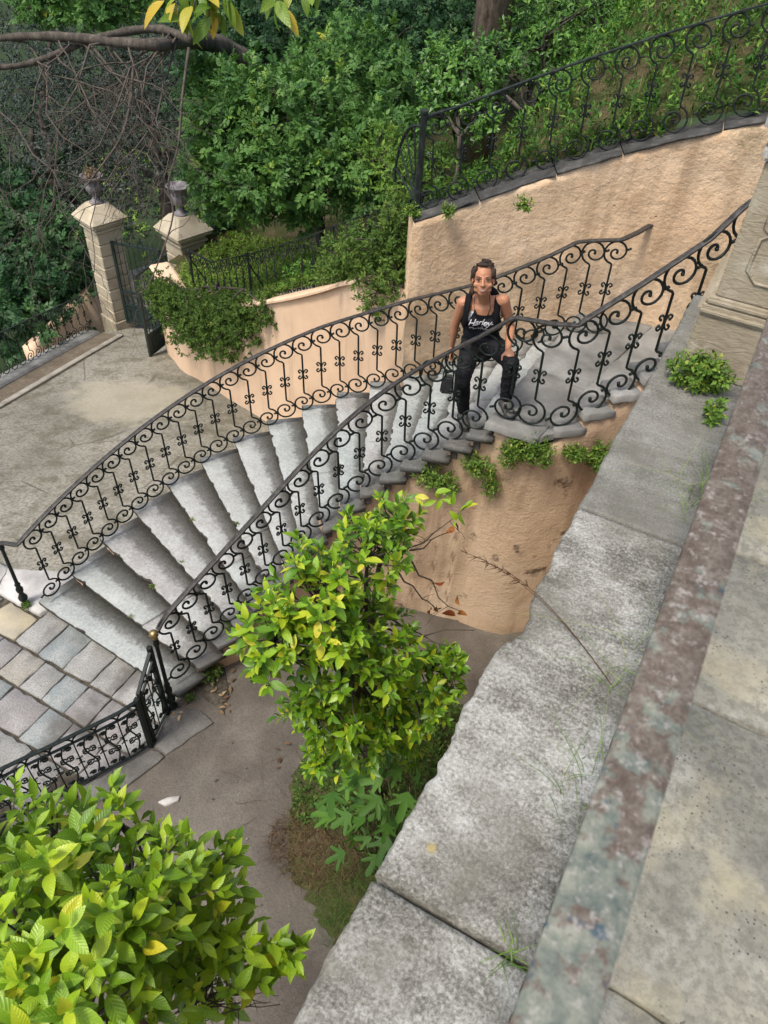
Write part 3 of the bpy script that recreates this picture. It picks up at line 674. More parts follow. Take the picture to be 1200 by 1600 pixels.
# landing and second flight
for i, q in enumerate([[(-1.475, 4.74), (-1.05, 4.76), (-.94, 5.6), (-1.45, 5.7)], [(-1.45, 5.712), (-.94, 5.612), (-.72, 7.02), (-1.40, 6.90)],
                       [(-1.04, 4.79), (-1.0, 4.84), (-.70, 5.17), (-.5, 5.9), (-.925, 5.75)], [(-.925, 5.762), (-.5, 5.912), (-.30, 7.1), (-.705, 7.03)]]):
    slab_poly('landing_slab', q, 2.55, .065, MT['landing'], stair, .004, 400 + i)
slab_poly('landing_bed', [(-1.42, 4.84), (-1.02, 4.88), (-.6, 5.34), (-.28, 5.66), (-.28, 7.05), (-1.36, 6.85)], 2.49, .06, MT['joint'], stair, 0, 5)
for kx in range(7):
    x0 = -.34 + .25 * kx; z = 2.55 + .16 * (kx + 1)
    q = [(x0, np.interp(x0, RAIL2[:, 0], RAIL2[:, 1]) + .1), (x0 + .30, np.interp(x0 + .3, RAIL2[:, 0], RAIL2[:, 1]) + .1), (x0 + .30, 7.25), (x0, 7.2)]
    slab_poly('upper_tread', q, z, .16, MT['landing'], stair, .004, 420 + kx)
# stepped slab ends under the upper railing
kp = resample(RAIL2[2:], .01)
for k_ in range(7):
    i0_, i1_ = k_ * 21, min(k_ * 21 + 26, len(kp) - 1)
    if i1_ - i0_ < 6: break
    a_, b_ = kp[i0_, :2], kp[i1_, :2]; t_ = (b_ - a_) / np.linalg.norm(b_ - a_); n_ = np.array((-t_[1], t_[0]))
    slab_poly('kerb_stone', [a_ - n_ * .07, b_ - n_ * .07, b_ + n_ * .16, a_ + n_ * .16], kp[i0_, 2] + .012, .065, MT['landing'], stair, .005, 450 + k_, .05, .012)
# ------------------------------------------------------------------ retaining walls
rw = empty('retaining_wall', (-1.5, 6.9, 0)); tag(rw, 'tall rough peach plastered retaining wall rising behind the woman', 'wall')
obj('plaster_face', wall_mesh('plaster_face', WALLR, lambda x, y: -.6, .28, .022, .1, 31), MT['plaster'], rw)
cp = resample(WALLR, .01); seglen = [.55, .62, .5, .7, .58, .66, .52, .6, .64, .6, .5, .6, .6]; i0 = 0
T = np.gradient(cp[:, :2], axis=0); T /= np.linalg.norm(T, axis=1)[:, None]; Nn = np.c_[T[:, 1], -T[:, 0]]
for si, L_ in enumerate(seglen):
    i1 = min(i0 + int(L_ * 100), len(cp) - 1)
    if i1 - i0 < 10: break
    ix = np.linspace(i0, i1, 8).astype(int); r_ = np.random.default_rng(si + 50)
    V = []
    for off, dz in ((.012, .0), (.016, .012), (.006, .020), (-.27, .024), (-.3, .0)):
        V.append(np.c_[cp[ix, :2] + Nn[ix] * (off + (r_.normal(0, .006, 8) if off > 0 else 0)).reshape(-1, 1) if off > 0 else cp[ix, :2] + Nn[ix] * off, cp[ix, 2] + dz + .002 + r_.normal(0, .002, 8)])
    V = np.array(V).transpose(1, 0, 2).reshape(-1, 3)
    F = [grid_faces(8, 5), np.arange(5)[None, ::-1], (35 + np.arange(5))[None, :], np.c_[np.arange(7) * 5, np.arange(7) * 5 + 4, np.arange(7) * 5 + 9, np.arange(7) * 5 + 5]]
    obj('coping_stone', npmesh('coping_stone', V, F), MT['coping'], rw); i0 = i1 + 1
lw = empty('garden_wall', (-6, 7.7, 0)); tag(lw, 'low smooth peach garden wall curving from the gate towards the stairs', 'wall')
obj('plaster_face', wall_mesh('plaster_face', smoothpath(WALLL, .1), lambda x, y: float(court_z(x, y)) - .15, .3, .012, .12, 41), MT['plaster_smooth'], lw)
# soft cap of the garden wall
mb = MB(); P = smoothpath(WALLL, .1); mb.strip([(x + .06, y + .11, z + .012) for x, y, z in P[:-7]], .36, .05); obj('coping', mb.mesh('coping'), MT['plaster_smooth'], lw)

# hillside behind the walls
ALLW = np.vstack([smoothpath(WALLL[:-1], .1), resample(WALLR, .1)])
def hill_z(X, Y):
    sh = X.shape; p = np.c_[X.ravel(), Y.ravel()]; Z = np.empty(len(p))
    for a in range(0, len(p), 4000):
        d = np.linalg.norm(p[a:a + 4000, None] - ALLW[None, :, :2], axis=2)
        w_ = np.exp(-(d - d.min(1)[:, None]) / .22); zt = (w_ * ALLW[:, 2]).sum(1) / w_.sum(1); dm = d.min(1)
        sl = np.interp(zt, [0, 2.4, 3.6, 5], [.10, .16, .22, .30])
        Z[a:a + 4000] = zt - .03 + sl * dm
    return Z.reshape(sh) + .05 * vnoise(X * 1.3, Y * 1.3, 0, 61)
def behind(X, Y):
    fr = np.interp(X.ravel(), ALLW[:, 0], ALLW[:, 1]).reshape(X.shape)
    return (Y > fr + .12)
hs = sheet('hillside', np.arange(-9.2, 9, .22), np.arange(6.0, 30, .22), hill_z, MT['soil'], keep=behind); tag(hs, kind='structure')

# ------------------------------------------------------------------ terrace: ledge, floor, pedestal, rail
tb = MB(); tb.box((3.1, -.2, 2.22), (6.5, 7.4, 4.56)); tb.box((1.4, 4.5, 1.15), (3.06, 2.2, 2.4))
tw = obj('terrace_wall', tb.mesh('terrace_wall'), MT['plaster_damp']); tag(tw, 'plastered terrace wall below the pale stone ledge', 'wall')
terr = tag(empty('terrace_floor', (0, 1, 4.6)), kind='structure')
LEX = [(-1.2, -.245), (.27, -.245), (.41, -.248), (.565, -.243), (.71, -.239), (.92, -.236), (1.02, -.249), (1.06, -.238), (1.12, -.247), (1.20, -.243), (1.245, -.236), (1.29, -.212), (1.36, -.203), (1.40, -.222),
       (1.47, -.230), (1.56, -.222), (1.64, -.236), (1.75, -.228), (1.835, -.232), (2.0, -.229), (2.2, -.238), (2.6, -.227), (3.5, -.225)]
def ledge_slab(y0, y1, seed):
    ys = np.arange(y0, y1 + 1e-6, .012); r = np.random.default_rng(seed); n = len(ys)
    ex = np.interp(ys, [a for a, b in LEX], [b for a, b in LEX]) + np.convolve(r.normal(0, 1, n + 6), np.hanning(7) / 3.5, 'valid')[:n] * .0022
    bite = np.zeros(n)
    for _ in range(int((y1 - y0) * 3)):
        c = r.uniform(y0, y1); wd = r.uniform(.008, .05); bite = np.maximum(bite, r.uniform(.003, .011) * np.clip(1 - ((ys - c) / wd) ** 2, 0, 1))
    ex = ex + bite
    rows = []
    for off, dz in ((.02, -.13), (.006, -.06), (0, -.018), (.004, -.007), (.012, -.001), (.03, .0)): rows.append(np.c_[ex + off + r.normal(0, .0012, n) * (dz < -.005), ys, np.full(n, 4.6 + dz)])
    for x in (-.12, -.05, .02, .092): rows.append(np.c_[np.full(n, x) + (r.normal(0, .0015, n) if x > .09 else 0), ys, 4.6 + .0015 * vnoise(ys * 9 + x * 30, ys * 0 + x * 9, 0, seed)])
    rows.append(np.c_[np.full(n, .094), ys, np.full(n, 4.5)])
    k = len(rows); V = np.array(rows).transpose(1, 0, 2).reshape(-1, 3)
    F = [grid_faces(n, k), np.arange(k)[None, ::-1], ((n - 1) * k + np.arange(k))[None, :]]
    me = npmesh('ledge_slab', V, F); bmx = bmesh.new(); bmx.from_mesh(me); bmesh.ops.recalc_face_normals(bmx, faces=bmx.faces); bmx.to_mesh(me); bmx.free()
    obj('ledge_slab', me, MT['ledge'], terr)
for i, (a, b) in enumerate(((-1.2, .560), (.570, 1.833), (1.841, 3.45))): ledge_slab(a, b, 500 + i)
ty = [-1.2, -.3, .605, 1.31, 1.90, 2.75, 3.45]
for i, (a, b) in enumerate(zip(ty[:-1], ty[1:])):
    slab_poly('paving_slab', [(.104, a + .005), (.86 + .1 * (i % 2), a + .005), (.86 + .1 * (i % 2), b - .005), (.104, b - .005)], 4.598 + .004 * (i % 3 - 1), .08, MT['terrace'], terr, .0035, 520 + i, .05, .006, .004)
    slab_poly('paving_slab', [(.87 + .1 * (i % 2), a + .005), (1.9, a + .005), (1.9, b - .005), (.87 + .1 * (i % 2), b - .005)], 4.598, .08, MT['terrace'], terr, .0035, 540 + i, .05, .006, .004)
mb = MB(); mb.box((.9, 1.1, 4.53), (2.0, 4.6, .06)); obj('joint_bed', mb.mesh('joint_bed'), MT['joint'], terr)

ped = empty('stone_pedestal', (.1, 3.0, 4.6)); tag(ped, 'square tooled limestone pedestal at the end of the terrace ledge', 'pedestal')
PX0, PX1, PY0, PY1 = -.147, .33, 2.80, 3.28
pc = ((PX0 + PX1) / 2, (PY0 + PY1) / 2)
def block(name, z0, z1, ins, mat, bev=.006):
    mb = MB(); mb.box((*pc, (z0 + z1) / 2), (PX1 - PX0 - 2 * ins, PY1 - PY0 - 2 * ins, z1 - z0)); obj(name, mb.mesh(name, bevel=bev, seg=2), mat, ped)
block('plinth', 4.6, 4.835, 0, MT['pedestal'])
block('base_moulding', 4.836, 4.872, -.012, MT['pedestal'], .014)
block('base_moulding', 4.873, 4.90, .006, MT['pedestal'], .009)
block('shaft', 4.90, 5.37, .03, MT['pedestal'])
# raised frame of the sunken panel on the near face
mb = MB(); fx0, fx1, fy = PX0 + .03, PX1 - .03, PY0 + .03
poly = [(fx0 + .11, 4.98), (fx0 + .07, 5.02), (fx0 + .075, 5.13), (fx0 + .10, 5.15), (fx0 + .075, 5.17), (fx0 + .07, 5.27), (fx0 + .11, 5.31)]
poly = poly + [(fx0 + fx1 - x, z) for x, z in poly[::-1]]
mb.tube([(x, fy - .001, z) for x, z in poly], .007, 5, closed=True, up=(0, 1, 0)); obj('panel_moulding', mb.mesh('panel_moulding', True), MT['pedestal'], ped)
block('neck_moulding', 5.37, 5.41, .012, MT['lichen'], .012)
block('cap', 5.411, 5.56, -.012, MT['lichen'], .05)
block('cap_top', 5.56, 5.72, .05, MT['lichen'], .045)

tr = empty('terrace_handrail', (.057, .5, 4.6)); tag(tr, 'flat worn copper brown handrail crossing the near right corner', 'handrail')
mb = MB(); mb.strip([(.056, y, 5.65) for y in np.linspace(-1.3, 2.84, 24)], .048, .012); obj('rail_bar', autosmooth(mb.mesh('rail_bar')), MT['worn_rail'], tr)
mb = MB(); mb.strip([(.057, y, 5.637) for y in np.linspace(-1.3, 2.84, 8)], .03, .012); obj('core_bar', mb.mesh('core_bar'), MT['iron'], tr)
mb = MB(); mb.tube([(.057, -1.0, 4.6), (.057, -1.0, 5.63)], .012, 8); obj('post', mb.mesh('post'), MT['iron'], tr)

# ------------------------------------------------------------------ wrought iron
BH = .87      # height of a scroll baluster below its handrail
def spiral2d(cx, cz, R, a0, n=34, turns=1.72):
    """clockwise spiral from angle a0 (deg) inwards"""
    th = np.linspace(0, turns * 360, n)
    rr = R * np.interp(th, [0, 75, 165, 255, 345, 435, 525, 620], [1.06, 1.0, 1.0, .88, .58, .40, .24, .10])
    a = np.radians(a0 - th)
    return np.c_[cx + rr * np.cos(a), cz + rr * np.sin(a)]
def baluster_path(H=BH, R=.116):
    top = spiral2d(.016, H - R, R, 258)            # starts at the kink under the loop
    half = top[::-1]
    mid = np.array([(top[0, 0] + .012, top[0, 1] - .012)])
    c = np.array([0.012, H / 2])
    lower = (2 * c - half)[::-1]; lmid = 2 * c - mid
    return half, mid, lmid, lower
def baluster_mesh(H=BH, R=.116, rad=.0095):
    half, mid, lmid, lower = baluster_path(H, R)
    mb = MB()
    P = np.vstack([half, mid, lmid, lower])
    mb.tube([(x, 0, z) for x, z in P], rad, 6, up=(0, 1, 0))
    for q in (half[0], lower[-1]): mb.ball((q[0], 0, q[1]), rad * 1.55, 6)
    # collars touching the neighbours' loops
    mb.tube([(.016 + R * .93, 0, H - R + .03), (.016 + R * .93 + .032, 0, H - R + .045)], rad * 1.1, 6)
    mb.tube([(.008 - R * .93, 0, R - .03), (.008 - R * .93 - .032, 0, R - .045)], rad * 1.1, 6)
    return mb.mesh('baluster', True)
def scroll_mesh(s, hh=.062, rad=.0075):
    """one C scroll whose back touches the bar; s = +1 right of it"""
    a = np.radians(np.linspace(115, 245, 11)); pts = [(.044 + .040 * math.cos(t), hh * .95 * math.sin(t)) for t in a]
    pts = np.array(pts)
    def curl(p, sg):
        c = p + np.array((.002, -sg * .018)); th = np.linspace(90, -75, 7)
        return np.array([(c[0] + .018 * f * math.cos(math.radians(t)), c[1] + sg * .018 * f * math.sin(math.radians(t))) for t, f in zip(th, np.linspace(1.05, .8, 7))])
    up_ = curl(pts[0], 1)[::-1]; dn = curl(pts[-1], -1)
    P = np.vstack([up_, pts, dn]); mb = MB(); mb.tube([(s * x, 0, z) for x, z in P], rad, 5, up=(0, 1, 0))
    for q in (P[0], P[-1]): mb.ball((s * q[0], 0, q[1]), rad * 1.5, 6)
    return mb.mesh('scroll', True)
BAL = baluster_mesh(BH, .108); BAL_O = baluster_mesh(BH, .098, .0092); BAL_O.materials.append(MT['iron']); SCR = {1: scroll_mesh(1), -1: scroll_mesh(-1)}
for m_ in (BAL, SCR[1], SCR[-1]): m_.materials.append(MT['iron'])
BAL_B = baluster_mesh(BH, .108, .0088); BAL_B.materials.append(MT['iron_old'])
def put_baluster(root, x, y, z, ang, sc=1.0, scrolls=True, me=None, lean=0.0):
    b = obj('baluster', me or BAL, None, root, (x, y, z), (0, 0, ang)); b.scale = (sc, sc, sc)
    if scrolls:
        for s in (1, -1):
            q = bpy.data.objects.new('scroll', SCR[s]); q.location = (.012, 0, BH / 2); q.parent = b; COL.objects.link(q)
    return b
def walk(P, n, a=0.0, b=0.0):
    """n evenly spaced points along the path with headings"""
    P = np.asarray(P, float); d = np.r_[0, np.cumsum(np.linalg.norm(np.diff(P[:, :2], axis=0), axis=1))]
    s = np.linspace(d[0] + a, d[-1] - b, n); Q = np.c_[tuple(np.interp(s, d, P[:, i]) for i in range(3))]
    e = .03; Q2 = np.c_[tuple(np.interp(s + e, d, P[:, i]) for i in range(2))]; Q1 = np.c_[tuple(np.interp(s - e, d, P[:, i]) for i in range(2))]
    return Q, np.arctan2((Q2 - Q1)[:, 1], (Q2 - Q1)[:, 0])
def newel(root, x, y, z, h, ball=True):
    mb = MB(); s = h / 1.0
    mb.lathe((x, y, z), [(.045, 0), (.045, .03 * s), (.028, .05 * s), (.026, .08 * s), (.042, .11 * s), (.046, .14 * s), (.03, .18 * s), (.022, .21 * s), (.034, .25 * s), (.036, .28 * s), (.022, .32 * s), (.030, .35 * s), (.018, .38 * s),
                          (.017, .9 * s), (.026, .92 * s), (.026, .95 * s), (.016, 1.0 * s)], 12)
    nb = obj('newel_post', autosmooth(mb.mesh('newel_post'), 50), MT['iron'], root)
    if ball:
        mb = MB(); mb.ball((x, y, z + h + .055), .04, 14); mb.lathe((x, y, z + h - .005), [(.02, 0), (.026, .01), (.014, .022)], 12)
        obj('brass_ball', mb.mesh('brass_ball', True), MT['brass'], nb)

def toward(c, o, d):
    v = o - c; return c + v / np.linalg.norm(v) * d
# inner railing
ir = empty('stair_railing', (-2.9, 3.6, 0)); tag(ir, 'inner iron scroll railing with brass ball newel, nearest to the citrus tree', 'railing', 'scroll railings of the staircase')
ip = [(*toward(nin(t), nout(t), .06), RISE * t + .02) for t in np.linspace(1.0, 16.9, 60)]
Q, A = walk(ip, 16, .10, .17)
for (x, y, z), a in zip(Q, A): put_baluster(ir, x, y, z, a)
land = [ip[-1]] + [tuple(p + np.array((0, 0, .02))) for p in RAIL2[1:3]]
land[0] = (land[0][0], land[0][1], 2.57)
Q, A = walk(land, 2, .07, .20)
for (x, y, z), a in zip(Q[:2], A): put_baluster(ir, x, y, z, a)
up2 = resample(RAIL2[2:7] + [0, 0, .02], .04)
Q, A = walk(up2, 8, .05, .05)
for i, ((x, y, z), a) in enumerate(zip(Q, A)):
    sc = 1.06 + .03 * min(i, 6); put_baluster(ir, x, y, z - BH * (sc - 1.0) + .012, a, sc)
hp = [(x, y, z + BH + .012) for x, y, z in ip] + [(x, y, z + BH + .012) for x, y, z in land[1:]] + [(x, y, z + BH + .025) for x, y, z in up2[1:]]
hp = resample(hp, .04); hp[:3, 2] -= (.05, .025, .01)
mb = MB(); mb.strip(hp, .046, .018); obj('handrail', autosmooth(mb.mesh('handrail')), MT['handrail'], ir)
newel(ir, -3.245, 2.56, 0, 1.03)
# outer railing
orr = empty('stair_railing', (-4.4, 4.6, 0)); tag(orr, 'outer iron scroll railing on the far side of the steps, ending at the plaster wall', 'railing', 'scroll railings of the staircase')
op = [(*toward(nout(t), nin(t), float(np.interp(t, [1, 9.5, 12, 14, 16, 17], [.07, .07, .17, .36, .38, .34]))), RISE * t + .02) for t in np.linspace(.85, 16.6, 70)]
op += [(-1.32, 6.46, 2.55), (-1.14, 6.54, 2.57)]
op = resample(op, .03)
Q, A = walk(op, 32, .14, .03)
for (x, y, z), a in zip(Q, A): put_baluster(orr, x, y, z, a, 1.0, True, BAL_O)
hp = resample([(-5.255, 2.735, .905), (-5.13, 2.73, .97)] + [(*p[:2], p[2] + BH + .01) for p in op] + [(-1.06, 6.74, 3.46), (-.99, 6.98, 3.47)], .04)
mb = MB(); mb.strip(hp, .046, .018); obj('handrail', autosmooth(mb.mesh('handrail')), MT['handrail'], orr)
newel(orr, -5.255, 2.735, 0, .90, False)

# hillside railing on top of the retaining wall
hr = empty('hillside_railing', (-1.5, 6.9, 3.9)); tag(hr, 'weathered iron scroll railing along the top of the tall plaster wall', 'railing', 'iron railings of the garden')
WP = resample([(x - .05, y + .13, z + .04) for x, y, z in WALLR], .04)
Q, A = walk(WP, 26, .1, .1)
for (x, y, z), a in zip(Q, A): put_baluster(hr, x, y, z, a, .88, True, BAL_B)
mb = MB(); mb.strip([(x, y, z + .775) for x, y, z in WP], .03, .014); obj('handrail', mb.mesh('handrail'), MT['iron_old'], hr)
mb = MB(); mb.box((-2.87, 6.12, 3.62), (.05, .05, 1.2), .6); mb.box((-2.87, 6.12, 4.235), (.06, .06, .03), .6); obj('corner_post', mb.mesh('corner_post', bevel=.004), MT['iron_old'], hr)
# fan of bars that closes the corner
mb = MB(); c = Vector((-2.89, 6.15, 3.48)); dd = Vector((-.62, .50, 0)).normalized()
for a in np.radians([12, 32, 52, 72]):
    mb.tube([c, c + dd * .50 * math.cos(a) + Vector((0, 0, .62 * math.sin(a)))], .009, 5)
mb.tube([c + dd * .50 * math.cos(a) + Vector((0, 0, .62 * math.sin(a))) for a in np.radians(np.linspace(0, 90, 12))], .014, 6); obj('fan_guard', mb.mesh('fan_guard'), MT['iron_old'], hr)

# railing of the lower garden
lr = empty('garden_railing', (-6, 8.1, .8)); tag(lr, 'iron scroll railing half hidden by shrubs above the low garden wall', 'railing', 'iron railings of the garden')
LP = smoothpath(np.array([(x + .14, y + .34, z) for x, y, z in WALLL[2:-1]]), .05)
LP[:, 2] = np.interp(LP[:, 0], [-8.6, -7.5, -6.1, -5.0, -4.1, -3.1, -2.7], [-.25, -.12, .68, 1.34, 1.93, 2.58, 2.85])
Q, A = walk(LP, 28, .05, .05)
for (x, y, z), a in zip(Q, A): put_baluster(lr, x, y, z, a, .84, True, BAL_B)
mb = MB(); mb.strip([(x, y, z + .74) for x, y, z in LP], .03, .014); obj('handrail', mb.mesh('handrail'), MT['iron_old'], lr)
for f in (.02, .33, .66):
    p = LP[int(f * len(LP))]; mb = MB(); mb.tube([(p[0], p[1], p[2] - .1), (p[0], p[1], p[2] + .76)], .016, 6); mb.tube([(p[0], p[1], p[2] + .6), (p[0] + .12, p[1] + .3, p[2])], .011, 5); obj('stay', mb.mesh('stay'), MT['iron_old'], lr)

# railing beside the drive
sr = empty('drive_railing', (-11.2, 8, -2)); tag(sr, 'low iron railing along the outer edge of the sloping drive', 'railing', 'iron railings of the garden')
SP = resample([(-9.4, 2.0, 0), (-10.1, 4.4, 0), (-10.77, 6.71, 0), (-11.22, 8.25, 0), (-11.55, 9.45, 0)], .05)
SP[:, 2] = court_z(SP[:, 0], SP[:, 1]) + .06
Q, A = walk(SP, 34, .05, .03)
for (x, y, z), a in zip(Q, A): put_baluster(sr, x, y, z, a, .86, True, BAL_B)
mb = MB(); mb.strip([(x, y, z + .755) for x, y, z in SP], .035, .016); obj('handrail', mb.mesh('handrail'), MT['iron_old'], sr)
# edge strips of the drive under and beside that railing
def edge_strip(name, off, wd, ht, mat, dz=0.0):
    T = np.gradient(SP[:, :2], axis=0); T /= np.linalg.norm(T, axis=1)[:, None]; N = np.c_[T[:, 1], -T[:, 0]]
    mb = MB(); q = SP[:, :2] + N * off; z = court_z(q[:, 0], q[:, 1])
    mb.strip([(a, b, c + dz) for (a, b), c in zip(q, z)], wd, ht); o = obj(name, mb.mesh(name), mat); tag(o, kind='structure')
edge_strip('kerb', .05, .36, .20, MT['landing'], -.05)
edge_strip('gutter', .44, .42, .03, MT['gutter'], -.012)
edge_strip('kerb_strip', .70, .11, .06, MT['kerb_pale'], -.012)
bw = obj('boundary_wall', wall_mesh('boundary_wall', np.array([(-12.6, 10.6, -2.05), (-12.25, 9.2, -2.1), (-12.0, 8.2, -2.15)]), lambda x, y: -4.5, .25, .02, .3, 77), MT['plaster_smooth'])
tag(bw, 'low peach wall glimpsed through the drive railing below the dark trees', 'wall')

# ------------------------------------------------------------------ gate pillars, urns, gates
def gate_pillar(x, y, zb, rz, label, h=2.05, wd=.52):
    root = empty('gate_pillar', (x, y, zb)); tag(root, label, 'pillar', 'stone gate pillars')
    def blk(name, z0, z1, w_, bev=.012, taper=1.0):
        mb = MB(); mb.box((x, y, zb + (z0 + z1) / 2), (w_, w_, z1 - z0), rz, taper); return obj(name, mb.mesh(name, bevel=bev), MT['gate_stone'], root)
    mb = MB(); mb.box((x, y, zb + h / 2), (wd - .05, wd - .05, h), rz); obj('core', mb.mesh('core'), MT['gate_stone'], root)
    blk('foot', -.25, .18, wd + .06)
    nb = 8; bh = (h - .18) / nb
    for i in range(nb): blk('stone_block', .18 + i * bh + .006, .18 + (i + 1) * bh - .012, wd - .004 * (i % 2), .014)
    blk('moulding', h, h + .05, wd + .08, .018); blk('moulding', h + .051, h + .13, wd + .02, .01); blk('moulding', h + .131, h + .20, wd + .20, .02)
    mb = MB(); mb.box((x, y, zb + h + .335), (wd + .26, wd + .26, .26), rz, .42); cap = obj('pyramid_cap', mb.mesh('pyramid_cap', bevel=.012), MT['gate_stone'], root)
    return zb + h + .465
PZ1 = float(court_z(-11.25, 10.1))
urn_prof = [(a * .78, b * .86) for a, b in [(.17, 0), (.17, .05), (.12, .07), (.09, .12), (.075, .17), (.10, .20), (.15, .24), (.19, .32), (.19, .38), (.165, .44), (.18, .50), (.25, .56), (.27, .60), (.24, .60), (.20, .56), (.10, .52)]]
def urn(x, y, z, label):
    root = empty('stone_urn', (x, y, z)); tag(root, label, 'urn', 'urns on the gate pillars')
    mb = MB(); mb.lathe((x, y, z), urn_prof[:6], 16); obj('foot', autosmooth(mb.mesh('foot'), 45), MT['urn'], root)
    k = 20; mb = MB(); a = np.arange(k) * 2 * math.pi / k; V = []
    for r_, z_ in urn_prof[5:]:
        V.append([(x + (r_ * (1 + (.05 if .22 < z_ < .5 else 0) * (-1) ** j)) * math.cos(t), y + (r_ * (1 + (.05 if .22 < z_ < .5 else 0) * (-1) ** j)) * math.sin(t), z + z_) for j, t in enumerate(a)])
    V = np.array(V).reshape(-1, 3); F = []
    for i in range(len(urn_prof[5:]) - 1):
        for j in range(k): F.append((i * k + j, i * k + (j + 1) % k, (i + 1) * k + (j + 1) % k, (i + 1) * k + j))
    F.append(tuple((len(urn_prof[5:]) - 1) * k + j for j in range(k)))
    mb.add(V, F); obj('bowl', mb.mesh('bowl'), MT['urn'], root)
P1 = (-11.42, 10.22); P2 = (-9.30, 10.15)
zt = gate_pillar(*P1, PZ1, -.28, 'cream stone gate pillar left of the gate, banded blocks and pyramid cap')
urn(*P1, zt - .02, 'grey fluted urn on the left gate pillar, dry plant inside')
zt2 = gate_pillar(*P2, float(court_z(*P2)), -.28, 'cream stone gate pillar right of the gate, half hidden by trailing shrubs')
urn(*P2, zt2 - .02, 'grey fluted urn on the right gate pillar behind bare twigs')
def gate_leaf(a, b, z0, h, label, panel=.42, nb=9):
    a = np.array(a); b = np.array(b); root = empty('iron_gate', (*a, z0)); tag(root, label, 'gate', 'leaves of the driveway gate')
    d = b - a; L = np.linalg.norm(d); ang = math.atan2(d[1], d[0]); P = lambda s, z: (*(a + d * s), z0 + z)
    for s in (0, 1): 
        mb = MB(); mb.box(P(s, h / 2), (.05, .04, h), ang); obj('stile', mb.mesh('stile'), MT['gate_paint'], root)
    for z in (.03, panel, panel + .3, h - .03):
        mb = MB(); mb.box(P(.5, z), (L - .052, .035, .045), ang); obj('crossbar', mb.mesh('crossbar'), MT['gate_paint'], root)
    mb = MB(); mb.box(P(.5, panel / 2 + .01), (L - .054, .012, panel - .08), ang); pn = obj('sheet_panel', mb.mesh('sheet_panel'), MT['gate_paint'], root)
    mb = MB(); q = [P(.12, .10), P(.88, .10), P(.88, panel - .08), P(.12, panel - .08)]
    nrm = np.array((-d[1], d[0], 0)) / L
    for sg in (1, -1): mb.tube([np.array(t) + nrm * .010 * sg for t in q], .010, 4, closed=True)
    obj('panel_moulding', mb.mesh('panel_moulding'), MT['gate_paint'], pn)
    for i in range(1, nb):
        s = i / nb; mb = MB(); mb.tube([P(s, panel), P(s, h + .05 * math.sin(s * 9))], .009, 5); mb.tube([P(s, h), P(s, h + .12)], [.012, .001], 5); obj('bar', mb.mesh('bar'), MT['gate_paint'], root)
    for i in range(nb):
        s = (i + .5) / nb; mb = MB(); c = np.array(P(s, panel + .15)); dx = np.array((*d / L, 0))
        mb.tube([c + dx * .045 * math.cos(t) + np.array((0, 0, .07 * math.sin(t))) for t in np.linspace(0, 6.28, 12, endpoint=False)], .007, 4, closed=True, up=(dx[1], -dx[0], 0)); obj('ring', mb.mesh('ring'), MT['gate_paint'], root)
gate_leaf((-11.13, 10.12), (-10.18, 10.35), float(court_z(-10.6, 10.2)) + .03, 1.75, 'dark green iron gate leaf, left one, closed beside the stone pillar')
gate_leaf((-9.46, 8.98), (-9.55, 9.86), float(court_z(-9.5, 9.3)) + .04, 1.65, 'dark green iron gate leaf swung open against the garden wall')
# plain bar railing beyond the gate
br = empty('path_railing', (-9, 12.2, -1)); tag(br, 'plain grey bar railing beyond the gate under the trees', 'railing')
BP = resample([(-9.2, 11.0, -.2), (-7.6, 11.6, .3), (-5.4, 12.0, .9)], .12)
for i, (x, y, z) in enumerate(BP):
    mb = MB(); mb.tube([(x, y, z - .1), (x, y, z + .85)], .010, 4); obj('bar', mb.mesh('bar'), MT['iron_old'], br)
mb = MB(); mb.strip([(x, y, z + .86) for x, y, z in BP], .04, .03); obj('handrail', mb.mesh('handrail'), MT['galv'], br)

# ------------------------------------------------------------------ ornate low fence with a wicket by the newel
FH = .70
def fence_unit():
    """one bay .17 wide: S bar with clover scrolls under a band of arches"""
    mb = MB(); w2 = .085; r = .0075
    mb.tube([(-w2 + w2 * (1 - math.cos(t)), 0, FH - .10 + .085 * math.sin(t)) for t in np.linspace(0, math.pi, 11)], r, 5, up=(0, 1, 0))
    sx = [(.0 + .028 * math.sin(t), FH - .12 - (FH - .17) * t / 6.283) for t in np.linspace(0, 6.283, 16)]
    mb.tube([(x, 0, z) for x, z in sx], r, 5, up=(0, 1, 0))
    for cx, cz, R in ((-.035, FH - .155, .030), (.04, FH - .175, .026), (-.03, .055, .028), (.035, .075, .026)):
        mb.tube([(cx + R * f * math.cos(t), 0, cz + R * f * math.sin(t)) for t, f in zip(np.linspace(0, 9, 14), np.linspace(1, .25, 14))], r, 5, up=(0, 1, 0))
    for cz in (FH * .58, FH * .33):
        for sx in (-1, 1):
            for sz in (-1, 1):
                mb.tube([(sx * (.034 - .024 * f * math.cos(t)), 0, cz + sz * (.024 - .024 * f * math.cos(t * .9) + .004)) if False else (sx * (.030 + .022 * f * math.cos(t + math.pi)), 0, cz + sz * (.010 + .022 * f * math.sin(t))) for t, f in zip(np.linspace(0, 6.5, 11), np.linspace(1.25, .35, 11))], .0062, 4, up=(0, 1, 0))
    mb.tube([(.085, 0, .03), (.085, 0, FH - .09)], .006, 4); mb.ball((.085, 0, FH * .46), .012, 6)
    for sg in (-1, 1): mb.tube([(.085 + sg * (.020 - .020 * math.cos(t)), 0, FH * .46 + .045 * math.sin(t)) for t in np.linspace(-1.9, 1.9, 9)], .0055, 4, up=(0, 1, 0))
    return mb.mesh('scroll_bay', True)
FU = fence_unit(); FU.materials.append(MT['iron'])
